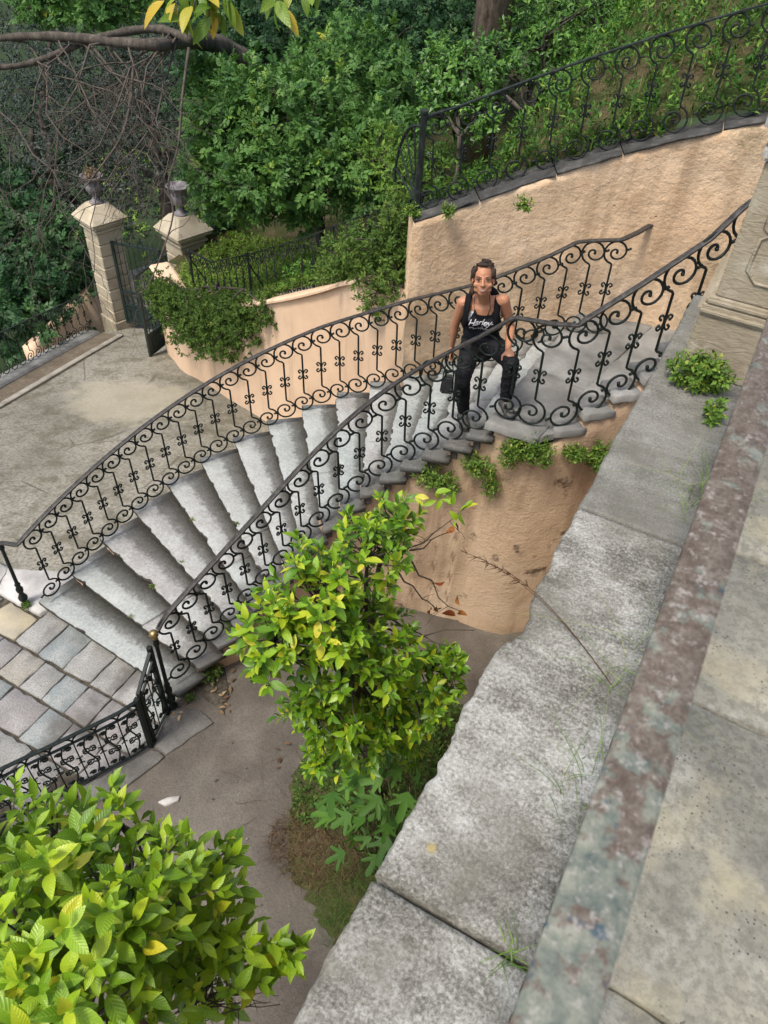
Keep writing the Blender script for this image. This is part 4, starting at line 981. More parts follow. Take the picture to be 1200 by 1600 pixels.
def low_fence(pts, label, name, end_posts, hts=(1.0, 1.0)):
    root = empty(name, (*pts[0], 0)); tag(root, label, 'fence' if name == 'ornate_fence' else 'gate')
    P = resample([(x, y, 0) for x, y in pts], .02); L = np.linalg.norm(np.diff(P[:, :2], axis=0), axis=1).sum(); n = max(2, int(round(L / .17)))
    Q, A = walk(P, n, L / n / 2, L / n / 2)
    for (x, y, z), a in zip(Q, A):
        b = obj('scroll_bay', FU, None, root, (x, y, .02), (0, 0, a)); f_ = np.linalg.norm(np.array((x, y)) - P[0, :2]) / L; b.scale = (L / n / .17, 1, hts[0] + (hts[1] - hts[0]) * f_)
    for z, w_ in ((FH + .01, .032), (FH - .085, .02), (.03, .02)):
        mb = MB(); mb.strip([(x, y, z * (1 + (hts[0] + (hts[1] - hts[0]) * i_ / len(P[::2]) - 1) * (z > .1))) for i_, (x, y, _) in enumerate(P[::2])], w_, .014); obj('rail', mb.mesh('rail'), MT['iron'], root)
    for (x, y), h in end_posts:
        mb = MB(); mb.box((x, y, h / 2), (.04, .04, h), .3); obj('post', mb.mesh('post', bevel=.004), MT['iron'], root)
low_fence([(-3.245, 2.50), (-3.165, 2.20)], 'narrow black iron wicket panel hinged on the brass topped newel', 'wicket_gate', [((-3.245, 2.485), 1.0), ((-3.168, 2.215), .76)], (1.36, 1.03))
low_fence([(-3.16, 2.15), (-3.20, 2.02), (-3.29, 1.84), (-3.43, 1.57), (-3.72, 1.03), (-4.1, .45)], 'low ornate black iron fence with a band of arches around the well', 'ornate_fence', [((-3.155, 2.165), .74)])

# ------------------------------------------------------------------ vegetation tools
def leaf_template(st=6, width=.40, fold=.10, curl=.18, wave=0.0, blunt=.9):
    """leaf 1 long along +y, upper side +z"""
    V = []; UV = []
    for i in range(st + 1):
        t = i / st; wd = width / 2 * (math.sin(math.pi * min(1, t ** blunt)) ** .8 if 0 < t < 1 else 0.0)
        z = -curl * (t - .15) ** 2
        for s in (-1, 0, 1):
            V.append((s * wd, t - .05 * curl * t, z + abs(s) * wd * fold * 2 + (wave * math.sin(t * 14 + s) * abs(s)))); UV.append((.5 + s * wd / width, t))
    F = []
    for i in range(st):
        for j in (0, 1):
            a = i * 3 + j; F.append((a, a + 1, a + 4, a + 3))
    return np.array(V), np.array(F), np.array(UV)
DIAMOND = (np.array([(0, 0, 0), (.21, .42, .06), (0, 1, -.08), (-.21, .42, .06)]), np.array([(0, 1, 2), (0, 2, 3)]), np.array([(.5, 0), (1, .45), (.5, 1), (0, .45)]))
def spray_template(n=7, lw=.30, L=.5):
    """compound leaf: a rachis of leaflets"""
    V = []; F = []; U = []
    for i in range(n):
        if i == n - 1: p = np.array((0, .62, 0)); a = 0
        else: p = np.array((0, .12 + .5 * (i // 2) / (n // 2), 0)); a = (1 if i % 2 else -1) * 1.0
        c, s = math.cos(a), math.sin(a); b = len(V)
        for (x, y, z), uv in zip(DIAMOND[0], DIAMOND[2]):
            x *= lw / .42 * L * 1.6; y *= L * .85; V.append((p[0] + x * c + y * s, p[1] - x * s + y * c, z * .6 - .12 * y)); U.append(uv)
        F += [(b, b + 1, b + 2), (b, b + 2, b + 3)]
    return np.array(V), np.array(F), np.array(U)
SPRAY = spray_template()
def unit(v): return v / (np.linalg.norm(v, axis=-1, keepdims=True) + 1e-9)
def frames(D, Nn):
    D = unit(D); X = unit(np.cross(D, Nn)); Z = np.cross(X, D); return X, D, Z
def leaves_mesh(name, P, D, Nn, S, tmpl, rnd, smooth=False):
    T, F, U = tmpl; X, Y, Z = frames(D, Nn); S = np.asarray(S)[:, None, None]
    V = P[:, None] + S * (T[None, :, 0:1] * X[:, None] + T[None, :, 1:2] * Y[:, None] + T[None, :, 2:3] * Z[:, None])
    n, k = V.shape[:2]
    FF = (F[None] + (np.arange(n) * k)[:, None, None]).reshape(-1, F.shape[1])
    return npmesh(name, V.reshape(-1, 3), FF, smooth, np.tile(U, (n, 1)), np.repeat(rnd, len(F)))
def leaf_objects(name, meshes, root, P, D, Nn, S):
    X, Y, Z = frames(D, Nn); off = np.array(root.location)
    for i in range(len(P)):
        o = bpy.data.objects.new(name, meshes[i % len(meshes)])
        M = Matrix(((X[i, 0], Y[i, 0], Z[i, 0]), (X[i, 1], Y[i, 1], Z[i, 1]), (X[i, 2], Y[i, 2], Z[i, 2])))
        o.rotation_euler = M.to_euler(); o.location = P[i] - off; o.scale = (S[i],) * 3; o.parent = root; COL.objects.link(o)
def sample_ells(ells, n, rng, inner=.55, top=0.0):
    """ells: (center, (rx,ry,rz)); points towards the outside, with outward directions"""
    w_ = np.array([np.prod(r) ** (2 / 3) for c, r in ells]); idx = rng.choice(len(ells), n, p=w_ / w_.sum())
    C = np.array([tuple(c) for c, r in ells])[idx]; R = np.array([r for c, r in ells])[idx]
    d = unit(rng.normal(size=(n, 3)) + (0, 0, top)); u = (inner + (1 - inner) * rng.random(n) ** .7) * np.where(rng.random(n) < .2, rng.uniform(1.0, 1.4, n), 1.0)
    # lumpy outline
    lump = 1 + .16 * np.sin(d[:, 0] * 7 + idx) * np.sin(d[:, 1] * 6 + 2 * idx) + .10 * np.sin(d[:, 2] * 11 + idx)
    P = C + d * R * (u * lump)[:, None]
    return P, unit(d / R), idx
def whorls(P, out, per, rng, size, spread=1.0, up=.5, tl=.6, jit=.25, droop=.15):
    """per leaves round each twig end"""
    n = len(P); k = per; ph = rng.uniform(0, 6.28, n)
    ax = unit(out + np.array((0, 0, up)) + rng.normal(0, jit, (n, 3)))
    a = unit(np.cross(ax, rng.normal(size=(n, 3)))); b = np.cross(ax, a)
    LP = []; LD = []; LN = []; LS = []
    for j in range(k):
        t = ph + j * 2.4; rad = np.cos(t)[:, None] * a + np.sin(t)[:, None] * b
        f = j / max(1, k - 1)
        tilt = spread * (.35 + .9 * f)
        D = unit(ax * np.cos(tilt) + rad * np.sin(tilt) + np.array((0, 0, -droop * f)) + rng.normal(0, .12, (n, 3)))
        S = size * rng.uniform(.5, 1.2, n) * (1 - .25 * (1 - f))
        LP.append(P - ax * (size * tl * f)[:, None] if hasattr(size, '__len__') else P - ax * size * tl * f)
        LD.append(D); LN.append(unit(ax * .8 + np.array((0, 0, .7)) - rad * .1 + rng.normal(0, .15, (n, 3)))); LS.append(S)
    return np.concatenate(LP), np.concatenate(LD), np.concatenate(LN), np.concatenate(LS)
def limb(mb, a, b, r0, r1, rng, n=7, wob=.06, k=6, sag=0.0):
    a = np.array(tuple(a)); b = np.array(tuple(b)); t = np.linspace(0, 1, n)[:, None]; L = np.linalg.norm(b - a)
    p = a + (b - a) * t; w_ = rng.normal(0, 1, (n, 3)); w_ = np.cumsum(w_, 0) * wob * L / n ** .5; w_ -= t * w_[-1]; w_[0] = 0; p = p + w_; p[:, 2] += sag * L * np.sin(t[:, 0] * math.pi)
    mb.tube(p, np.linspace(r0, r1, n), k); return p
def skeleton(root, base, fork, ells, twigs, rng, r_trunk, mat, rt=.004, k=5, trunk_name='trunk', wob=.05):
    mb = MB(); tp = limb(mb, base, fork, r_trunk, r_trunk * .7, rng, 9, wob, 10); obj(trunk_name, mb.mesh(trunk_name, True), mat, root)
    mb = MB(); nodes = [tp[-3:]]
    for c, r in ells:
        p = limb(mb, fork, c, r_trunk * .55, r_trunk * .22, rng, 8, .09, 6); nodes.append(p[2:])
    N = np.vstack(nodes)
    for q in twigs:
        i = np.argmin(np.linalg.norm(N - q, axis=1)); limb(mb, N[i], q, rt * 2.2, rt * .6, rng, 5, .10, 3, -.05)
    return obj('branches', mb.mesh('branches', True), mat, root)

def tree(name, label, cat, base, fork, ells, n, per, size, mat, tmpl=DIAMOND, seed=1, r_trunk=.12, bark='bark', inner=.5, group=None, ntw=60, up=.4, spread=1.0, top=.1, rlo=0.0, rhi=1.0, part='crown'):
    rng = np.random.default_rng(seed); root = empty(name, tuple(base)); tag(root, label, cat, group)
    P, out, idx = sample_ells(ells, n, rng, inner, top)
    skeleton(root, base, fork, ells, P[:ntw], rng, r_trunk, MT[bark], .01)
    LP, LD, LN, LS = whorls(P, out, per, rng, size, spread, up)
    c = np.random.default_rng(seed + 5).random(n); rnd = np.clip(.55 * np.tile(c, per) + .45 * rng.random(len(LP)), 0, 1) * (rhi - rlo) + rlo
    o = obj(part, leaves_mesh(part, LP, LD, LN, LS, tmpl, rnd), MT[mat], root); o['kind'] = 'stuff'
    return root
E3 = lambda p, r: (p, (r, r, r) if not hasattr(r, '__len__') else r)

# ------------------------------------------------------------------ the two citrus trees
def citrus(label, base, fork, ells, n_tw, per, size, mats, seed, cam_from, st, keep=None, jn=3, nobj=300):
    rng = np.random.default_rng(seed); root = empty('citrus_tree', tuple(base)); tag(root, label, 'tree', 'citrus trees in the well')
    P, out, idx = sample_ells(ells, n_tw, rng, .62, .35)
    if keep is not None: 
        k = keep(P); P, out = P[k], out[k]
    skeleton(root, base, fork, ells, P[::2], rng, .045, MT['bark'], .0035, trunk_name='trunk')
    LP, LD, LN, LS = whorls(P, out, per, rng, size, 1.05, .55, .9, .3, .25)
    d = np.linalg.norm(LP - np.array(cam_from), axis=1)
    score = d - .25 * LN[:, 2]
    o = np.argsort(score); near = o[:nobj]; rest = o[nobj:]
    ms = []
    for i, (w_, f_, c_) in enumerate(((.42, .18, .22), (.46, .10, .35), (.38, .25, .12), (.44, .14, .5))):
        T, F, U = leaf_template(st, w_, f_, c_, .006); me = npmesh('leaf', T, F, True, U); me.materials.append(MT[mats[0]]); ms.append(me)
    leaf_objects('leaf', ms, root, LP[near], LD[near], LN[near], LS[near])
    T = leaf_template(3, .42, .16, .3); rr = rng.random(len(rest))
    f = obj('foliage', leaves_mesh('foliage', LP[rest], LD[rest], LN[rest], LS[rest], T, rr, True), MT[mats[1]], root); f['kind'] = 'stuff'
    return root, rng
ellsB = [E3(dep(70, 1500, 2.05), .34), E3(dep(-40, 1400, 2.2), .30), E3(dep(90, 1330, 2.45), .20), E3(dep(190, 1290, 2.5), .13), E3(dep(290, 1380, 2.5), .20), E3(dep(420, 1500, 2.55), .13),
         E3(dep(200, 1440, 2.2), .24), E3(dep(330, 1500, 2.5), .20), E3(dep(100, 1620, 1.95), .30)]
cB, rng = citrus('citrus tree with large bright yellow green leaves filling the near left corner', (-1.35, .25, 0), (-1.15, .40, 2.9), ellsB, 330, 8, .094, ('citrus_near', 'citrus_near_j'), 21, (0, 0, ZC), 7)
mb = MB()
for i in range(16):   # dry bare twigs under the right of the crown
    a = dep(250 + rng.uniform(-40, 60), 1560 + rng.uniform(-20, 40), 2.45); b = dep(rng.uniform(330, 440), rng.uniform(1500, 1600), 2.5)
    p = limb(mb, a, b, .0035, .0012, rng, 7, .12, 4)
    for q in range(2): limb(mb, p[3 + q], p[3 + q] + rng.normal(0, .05, 3), .002, .0008, rng, 4, .1, 3)
obj('dry_twigs', mb.mesh('dry_twigs', True), MT['twig'], cB)
ellsA = [E3(dep(500, 950, 3.65), .30), E3(dep(430, 1000, 3.55), .20), E3(dep(575, 870, 3.9), .24), E3(dep(620, 815, 4.15), .16), E3(dep(550, 1050, 3.85), .27), E3(dep(650, 1090, 4.35), .24), E3(dep(480, 1100, 3.9), .16), E3(dep(590, 1000, 4.1), .25), E3(dep(515, 1120, 4.2), .20), E3(dep(600, 1125, 4.4), .24), E3(dep(690, 1050, 4.5), .17), E3(dep(560, 1170, 4.5), .18), E3(dep(640, 1170, 4.8), .16), E3(dep(500, 1190, 4.8), .14)]
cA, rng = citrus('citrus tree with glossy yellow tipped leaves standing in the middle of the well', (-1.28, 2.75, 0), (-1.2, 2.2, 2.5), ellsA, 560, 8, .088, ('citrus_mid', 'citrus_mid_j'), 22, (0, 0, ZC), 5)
mb = MB(); dl = []
for a, b, n in ((dep(620, 880, 4.2), dep(725, 795, 4.3), 7), (dep(620, 890, 4.2), dep(690, 950, 4.4), 7), (dep(640, 870, 4.2), dep(720, 955, 4.4), 7), (dep(600, 980, 4.2), dep(740, 985, 4.4), 6), (dep(600, 960, 4.2), dep(700, 1010, 4.3), 6), (dep(640, 860, 4.2), dep(705, 830, 4.3), 5)):
    p = limb(mb, a, b, .006, .002, rng, n, .12, 5)
    for q in p[2:]:
        if rng.random() < .7: limb(mb, q, q + rng.normal(0, .07, 3), .0025, .001, rng, 4, .15, 3)
    dl.append(p[-1])
obj('dry_twigs', mb.mesh('dry_twigs', True), MT['twig'], cA)
T, F, U = leaf_template(5, .5, .3, .5, .02); DEAD = npmesh('dead_leaf', T, F, True, U); DEAD.materials.append(MT['red_leaf'])
dp = [dep(710, 822, 4.3), dep(708, 815, 4.3), dep(675, 952, 4.4), dep(682, 948, 4.4), dep(715, 958, 4.4), dep(718, 945, 4.4), dep(695, 908, 4.4), dep(712, 962, 4.4)]
leaf_objects('dead_leaf', [DEAD], cA, np.array([tuple(p) for p in dp]), unit(rng.normal(size=(8, 3)) + (0, 0, -1)), unit(rng.normal(size=(8, 3))), rng.uniform(.06, .09, 8))
# fresh sprig above those twigs
sp = np.array([tuple(dep(x, y, 4.25)) for x, y in ((725, 795), (718, 800), (705, 790), (715, 812), (680, 770), (690, 780), (660, 790), (650, 775))])
leaf_objects('leaf', [m for m in bpy.data.meshes if m.name.startswith('leaf.')][:3] or [DEAD], cA, np.repeat(sp, 2, 0), unit(rng.normal(size=(16, 3)) + (.3, .2, .3)), unit(rng.normal(0, .4, (16, 3)) + (0, -.3, 1)), rng.uniform(.06, .09, 16))

# ------------------------------------------------------------------ planting bed, fig, ground cover
bx_ = lambda X, Y: .16 * np.clip(1.1 - (((X + .85) / 1.05) ** 2 + ((Y - 2.75) / 1.05) ** 2) ** 1.5, -.3, 1) + .03 * vnoise(X * 5, Y * 5, 0, 71)
bed = sheet('planting_bed', np.arange(-2.1, -.12, .06), np.arange(1.4, 4.2, .06), bx_, MT['soil'], keep=lambda X, Y: bx_(X, Y) > -.03); tag(bed, kind='structure')
def scatter_stuff(name, label, P, per, size, mat, seed, tmpl=DIAMOND, spread=1.2, up=1.0, cat='ground cover', kind='stuff', parent=None, out=None, jit=.5, tl=.7):
    rng = np.random.default_rng(seed); out = np.zeros_like(P) + (0, 0, 1) if out is None else out
    LP, LD, LN, LS = whorls(P, out, per, rng, size, spread, up, tl, jit)
    o = obj(name, leaves_mesh(name, LP, LD, LN, LS, tmpl, rng.random(len(LP))), MT[mat], parent)
    if parent is None: tag(o, label, cat, kind=kind)
    else: o['kind'] = 'stuff'
    return o
rng = np.random.default_rng(33)
n = 2600; q = np.c_[rng.uniform(-2.0, -.3, n), rng.uniform(1.75, 3.7, n)]
k = (((q[:, 0] + .95) / .95) ** 2 + ((q[:, 1] - 2.75) / .95) ** 2 < 1) & ~((q[:, 1] < 2.22) & (q[:, 0] > -1.75)); q = q[k]
hgt = .35 * rng.random(len(q)) * (1 + .8 * vnoise(q[:, 0] * 4, q[:, 1] * 4, 0, 3))
P = np.c_[q, np.maximum(bx_(q[:, 0], q[:, 1]), 0) + np.clip(hgt, .02, .6)]
scatter_stuff('ground_cover', 'dense small leaved green ground cover under the citrus and fig', P, 7, .05, 'herb', 34)
def blades(name, P, H, lean, mat, seed, wd=.004, label=None, cat=None, kind='stuff', parent=None, seg=4):
    """bent grass blades"""
    r = np.random.default_rng(seed); n = len(P); az = r.uniform(0, 6.28, n); d = np.c_[np.cos(az), np.sin(az), np.zeros(n)]; s = np.c_[-np.sin(az), np.cos(az), np.zeros(n)]
    H = H * r.uniform(.5, 1.2, n); le = lean * r.uniform(.3, 1.5, n); V = []
    for i in range(seg + 1):
        t = i / seg; c = P + d * (H * le * t ** 2)[:, None] + np.c_[np.zeros((n, 2)), H * (t - .35 * le * t * t)]
        w_ = wd * (1 - t ** 1.5 * .9) * r.uniform(.7, 1.2, n)[:, None] / 2
        V += [c - s * w_, c + s * w_]
    V = np.array(V).transpose(1, 0, 2); k = V.shape[1]; i = np.arange(seg) * 2; F = np.c_[i, i + 1, i + 3, i + 2]
    FF = (F[None] + (np.arange(n) * k)[:, None, None]).reshape(-1, 4)
    o = obj(name, npmesh(name, V.reshape(-1, 3), FF, rnd=np.repeat(r.random(n), seg)), MT[mat], parent)
    if label: tag(o, label, cat, kind=kind)
    elif parent is not None: o['kind'] = 'stuff'
    return o
n = 1700; q = np.c_[rng.uniform(-1.85, -1.0, n), rng.uniform(1.82, 2.42, n)]; k = (((q[:, 0] + 1.42) / .42) ** 2 + ((q[:, 1] - 2.12) / .30) ** 2 < 1); q = q[k]
blades('dry_grass', np.c_[q, np.maximum(bx_(q[:, 0], q[:, 1]), 0)], .085, 1.8, 'straw_dark', 36, .004, 'mat of dry reddish brown grass at the edge of the planting bed', 'dry grass')
n = 1500; q = np.c_[rng.uniform(-1.25, -.3, n), rng.uniform(1.45, 2.2, n)]; k = (((q[:, 0] + .75) / .5) ** 2 + ((q[:, 1] - 1.88) / .36) ** 2 < 1); q = q[k]
blades('fine_grass', np.c_[q, np.maximum(bx_(q[:, 0], q[:, 1]), 0)], .14, 1.3, 'herb', 37, .003, 'soft fine green grass between the bed and the terrace wall', 'grass')
# fallen straw on the silt
rng = np.random.default_rng(40)
mb = MB()
for i, (c, ang, L) in enumerate((((-2.1, 2.2), .6, .3), ((-2.2, 2.45), 2.2, .28), ((-2.02, 2.05), 1.2, .22), ((-2.35, 2.3), .2, .25), ((-1.95, 2.4), 2.8, .2), ((-2.15, 2.6), .9, .2), ((-2.0, 2.75), 2.5, .24))):
    limb(mb, (c[0] - L / 2 * math.cos(ang), c[1] - L / 2 * math.sin(ang), .012), (c[0] + L / 2 * math.cos(ang), c[1] + L / 2 * math.sin(ang), .012), .002, .001, rng, 6, .08, 3)
tag(obj('loose_straw', mb.mesh('loose_straw'), MT['straw']), 'loose dry straw lying on the silty floor beside the bed', 'straw', kind='stuff')
q = np.array([tuple(at(x, y, .02)) for x, y in ((340, 1085), (347, 1098), (352, 1090), (345, 1105), (338, 1072), (330, 1078), (349, 1110), (282, 1108), (355, 1075), (430, 1190), (437, 1170), (360, 1060), (500, 1345), (470, 1330), (520, 1360), (280, 1115))])
q = np.repeat(q, 2, 0) + np.c_[rng.normal(0, .03, (len(q) * 2, 2)), np.zeros(len(q) * 2)]
tag(obj('fallen_leaves', leaves_mesh('fallen_leaves', q, unit(np.c_[rng.normal(size=(len(q), 2)), np.full(len(q), .1)]), unit(np.c_[rng.normal(0, .3, (len(q), 2)), np.ones(len(q))]), rng.uniform(.04, .075, len(q)), leaf_template(3, .45, .15, .3), rng.random(len(q)), True), MT['straw']), 'fallen dry leaves scattered on the damp floor near the newel', 'fallen leaves', kind='stuff')
slab_poly('soil_pocket', [tuple(at(x, y, 0))[:2] for x, y in ((300, 1075), (322, 1050), (345, 1022), (352, 1050), (358, 1085), (350, 1112), (330, 1098))], .004, .02, MT['joint'], fl2, .004, 711)
sf = slab_poly('stone_fragment', [tuple(at(x, y, 0))[:2] for x, y in ((248, 1254), (262, 1246), (281, 1243), (278, 1252), (258, 1259))], .012, .03, MT['pale_stone'], None, .004, 712); tag(sf, 'pale flat stone fragment lying on the dark silty floor', 'stone')
r = np.random.default_rng(44); n = 160; q = np.c_[r.uniform(-3.1, -.4, n), r.uniform(.4, 4.4, n)]; q = q[(q[:, 0] > fence_x(q[:, 1]) + .2)]
mb = MB()
for x, y in q: mb.ball((x, y, .0), r.uniform(.003, .010), 5, (r.uniform(.8, 1.5), 1, .6))
tag(obj('grit', mb.mesh('grit'), MT['pale_grit']), 'small grit and pebbles strewn over the silty floor', 'gravel', kind='stuff')
# fig
def fig_template():
    lob = [(-2.35, .42), (-1.25, .72), (0, 1.0), (1.25, .72), (2.35, .42)]; pts = []
    for i, (a, L) in enumerate(lob):
        a *= .62
        for da, f in ((-.20, .55), (-.13, .85), (0, 1.0), (.13, .85), (.20, .55)): pts.append((math.sin(a + da) * L * f, .28 + math.cos(a + da) * L * f * .75))
        if i < 4:
            am = (a + lob[i + 1][0] * .62) / 2; pts.append((math.sin(am) * .30, .28 + math.cos(am) * .24))
    pts = [(0, .12)] + pts; V = [(0, .3, .0)] + [(x, y, .10 * abs(x) - .22 * (x * x + (y - .3) ** 2)) for x, y in pts]
    n = len(pts); return np.array(V), np.array([(0, i, i % n + 1) for i in range(1, n + 1)]), np.array([(.5, .3)] + [(.5 + x / 2, y) for x, y in pts])
T, F, U = fig_template(); FIG = npmesh('leaf', T, F, True, U); FIG.materials.append(MT['fig'])
fg = empty('fig_plant', (-.85, 2.25, 0)); tag(fg, 'young fig with broad lobed dark green leaves beside the terrace ledge', 'plant')
fp = np.array([tuple(dep(x, y, d)) for x, y, d in ((590, 1265, 4.6), (560, 1200, 4.7), (545, 1215, 4.9), (605, 1215, 4.6), (620, 1175, 4.7), (575, 1285, 4.8), (610, 1300, 4.8), (600, 1240, 4.5), (640, 1230, 4.6), (570, 1160, 4.9),
    (535, 1170, 5.0), (660, 1180, 4.8), (650, 1260, 4.9), (555, 1240, 5.1), (630, 1285, 5.0), (595, 1330, 5.1), (520, 1230, 5.2), (680, 1150, 5.0), (640, 1140, 5.0), (600, 1150, 4.9), (580, 1220, 4.9), (615, 1260, 4.9), (560, 1300, 5.2), (545, 1330, 5.4), (530, 1280, 5.2), (515, 1260, 5.3), (570, 1250, 5.0), (585, 1310, 5.0), (635, 1200, 4.7), (575, 1195, 4.7), (605, 1280, 4.6), (650, 1300, 5.1), (555, 1270, 4.9), (660, 1210, 5.0), (500, 1190, 5.3), (670, 1250, 5.1), (620, 1330, 5.2))])
dirs = unit(np.c_[RNG.normal(-.25, .5, len(fp)), RNG.normal(-.5, .45, len(fp)), RNG.normal(-.35, .2, len(fp))])
leaf_objects('leaf', [FIG], fg, fp, dirs, unit(np.c_[RNG.normal(0, .25, (len(fp), 2)), np.ones(len(fp))]), RNG.uniform(.14, .23, len(fp)))
mb = MB()
for p in fp: limb(mb, (-.85 + RNG.normal(0, .05), 2.25 + RNG.normal(0, .05), .05), p, .009, .003, RNG, 7, .06, 4, .08)
obj('stem', mb.mesh('stem', True), MT['green_stem'], fg)

# ------------------------------------------------------------------ weeds on the stair wall and the ledge
def weed(label, c, R, n, per, size, mat, seed, hang=0.0, name='weed_clump', group='weeds growing from the stonework', tmpl=DIAMOND, up=.4):
    rng = np.random.default_rng(seed); c = np.array(tuple(c)); R = np.array(R if hasattr(R, '__len__') else (R, R, R))
    d = unit(rng.normal(size=(n, 3))); P = c + d * R * rng.random(n)[:, None] ** .45
    P[:, 2] -= hang * np.abs(P[:, 0] - c[0])
    root = empty(name, tuple(c)); tag(root, label, 'weed', group)
    mb = MB()
    for q in P[::3]: limb(mb, c + rng.normal(0, .01, 3), q, .0028, .001, rng, 4, .1, 3)
    obj('stems', mb.mesh('stems'), MT['green_stem'], root)
    LP, LD, LN, LS = whorls(P, d, per, rng, size, 1.15, up, .8, .4)
    o = obj('leaves', leaves_mesh('leaves', LP, LD, LN, LS, tmpl, rng.random(len(LP))), MT[mat], root); o['kind'] = 'stuff'
    return root
WL = leaf_template(2, .55, .15, .3)
INP = np.array([nin(t) for t in np.linspace(1, 17, 60)] + [(x + .02, y - .06) for x, y, z in RAIL2[1:]])
def on_stair_wall(px, py, off=.05):
    d = RW @ np.array([px - 600.0, py - 800.0, FPX]); best = None
    for a, b in zip(INP[:-1], INP[1:]):
        e = b - a; det = -d[0] * e[1] + d[1] * e[0]
        if abs(det) < 1e-9: continue
        t = (-a[0] * e[1] + a[1] * e[0]) / det; u_ = (d[0] * a[1] - d[1] * a[0]) / det
        if -1e-6 <= u_ <= 1 and t > 0: best = d * t + np.array((0, 0, ZC)); 
    h = unit(np.array((d[0], d[1], 0.0))); return tuple(best - h * off)
weed('green weed cushion on the stair wall beside the citrus crown', on_stair_wall(682, 742), (.24, .12, .13), 190, 6, .042, 'herb_bright', 1)
weed('small weed tuft hanging below the step near the right boot', on_stair_wall(748, 722), (.17, .09, .13), 130, 6, .040, 'herb_bright', 2)
weed('weed strand trailing lowest down the stair wall', on_stair_wall(768, 752), (.09, .06, .17), 70, 6, .038, 'herb_bright', 3)
weed('yellowish leafy weed on the wall just under the landing edge', on_stair_wall(800, 700), (.12, .08, .18), 130, 6, .042, 'herb_bright', 4)
weed('bushy weed under the landing corner beside a dark stain', on_stair_wall(842, 698), (.17, .10, .16), 160, 6, .042, 'herb_bright', 5)
weed('leafy weed under the upper railing, second from the ledge', on_stair_wall(897, 702), (.13, .08, .08), 100, 6, .040, 'herb_bright', 6)
weed('leafy weed in the corner between stair wall and ledge', on_stair_wall(938, 705), (.12, .12, .18), 140, 6, .044, 'herb_bright', 7)
weed('tiny weed growing against the foot of the brass topped newel', at(297, 1088, .05), (.06, .05, .05), 40, 5, .028, 'herb', 8)
weed('dark weed clump beside the lowest step and the fallen leaves', at(330, 1050, .1), (.10, .14, .09), 120, 6, .032, 'herb', 9)
weed('weed tuft at the foot of the plain end post', at(42, 944, .06), (.05, .05, .05), 40, 5, .028, 'herb_bright', 10)
weed('weed at the inner corner of the second step', at(362, 972, .45), (.09, .12, .08), 80, 6, .032, 'herb', 12)
for i, (x, y, n_) in enumerate(((160, 932, 1), (205, 962, 2), (238, 915, 3), (283, 878, 4), (300, 812, 5), (370, 818, 6), (425, 770, 7))):
    weed('tiny green sprig in the joint behind the %s step from the bottom' % ('first', 'second', 'third', 'fourth', 'fifth', 'sixth', 'seventh')[i], at(x, y, .15 * max(1, n_)), (.035, .03, .02), 14, 4, .020, 'herb_bright', 60 + i, name='joint_weed', group='sprigs in the stair joints')
weed('dry yellow plant sprouting from the left gate urn', (*P1, zt + .52), (.14, .14, .14), 60, 6, .07, 'straw', 140, name='urn_plant', group='weeds growing from the stonework')
pw = weed('lush nettle like weed at the foot of the limestone pedestal', (-.06, 2.70, 4.67), (.125, .085, .075), 210, 6, .030, 'herb_bright', 14, tmpl=WL)
weed('small nettle like weed in the joint nearer the handrail', (.03, 2.52, 4.64), (.045, .06, .045), 45, 6, .030, 'herb_bright', 15, tmpl=WL)
def tuft(label, c, n, H, lean, mat, seed, wd=.0022, sp=.02):
    r = np.random.default_rng(seed); P = np.array(tuple(c)) + np.c_[r.normal(0, sp * .5, n), r.normal(0, sp, n), np.zeros(n)]
    root = empty('grass_tuft', tuple(c)); tag(root, label, 'grass', 'grass tufts in the ledge joint')
    blades('blades', P, H, lean, mat, seed, wd, parent=root, seg=6)
tuft('thin grass tuft at the ledge joint, farthest along the handrail', (.085, 2.08, 4.60), 34, .17, 1.6, 'grass', 3, .0022, .06)
tuft('wispy grass tuft beside the middle of the handrail', (.06, 1.30, 4.60), 26, .17, 1.7, 'grass', 4, .002, .09)
tuft('short grass tuft below the wispy one beside the handrail', (.06, .98, 4.60), 22, .13, 1.7, 'grass', 5, .002, .06)
tuft('tiny bright grass in the slab joint nearest the camera', (.052, .562, 4.598), 14, .045, 2.2, 'herb_bright', 6, .003, .012)
# the seed-headed stalk arching over the ledge edge
ss = empty('seed_grass', (.05, 1.25, 4.6)); tag(ss, 'pale seed headed grass stalk arching out over the broken ledge edge', 'grass')
mb = MB(); r = np.random.default_rng(8)
for e in ((-.46, 1.52, 4.55), (-.40, 1.56, 4.50)):
    a = np.array((.05, 1.25, 4.6)); b = np.array((-.22, 1.40, 4.70)); t = np.linspace(0, 1, 14)[:, None]; p = (1 - t) ** 2 * a + 2 * t * (1 - t) * b + t ** 2 * np.array(e); mb.tube(p, np.linspace(.0013, .0006, 14), 4)
    for q in p[8:]:
        for _ in range(4): o_ = r.normal(0, .012, 3) + (-.02, .005, -.006); mb.tube([q, q + o_], [.0016, .0004], 3)
obj('stalk', mb.mesh('stalk'), MT['straw'], ss)

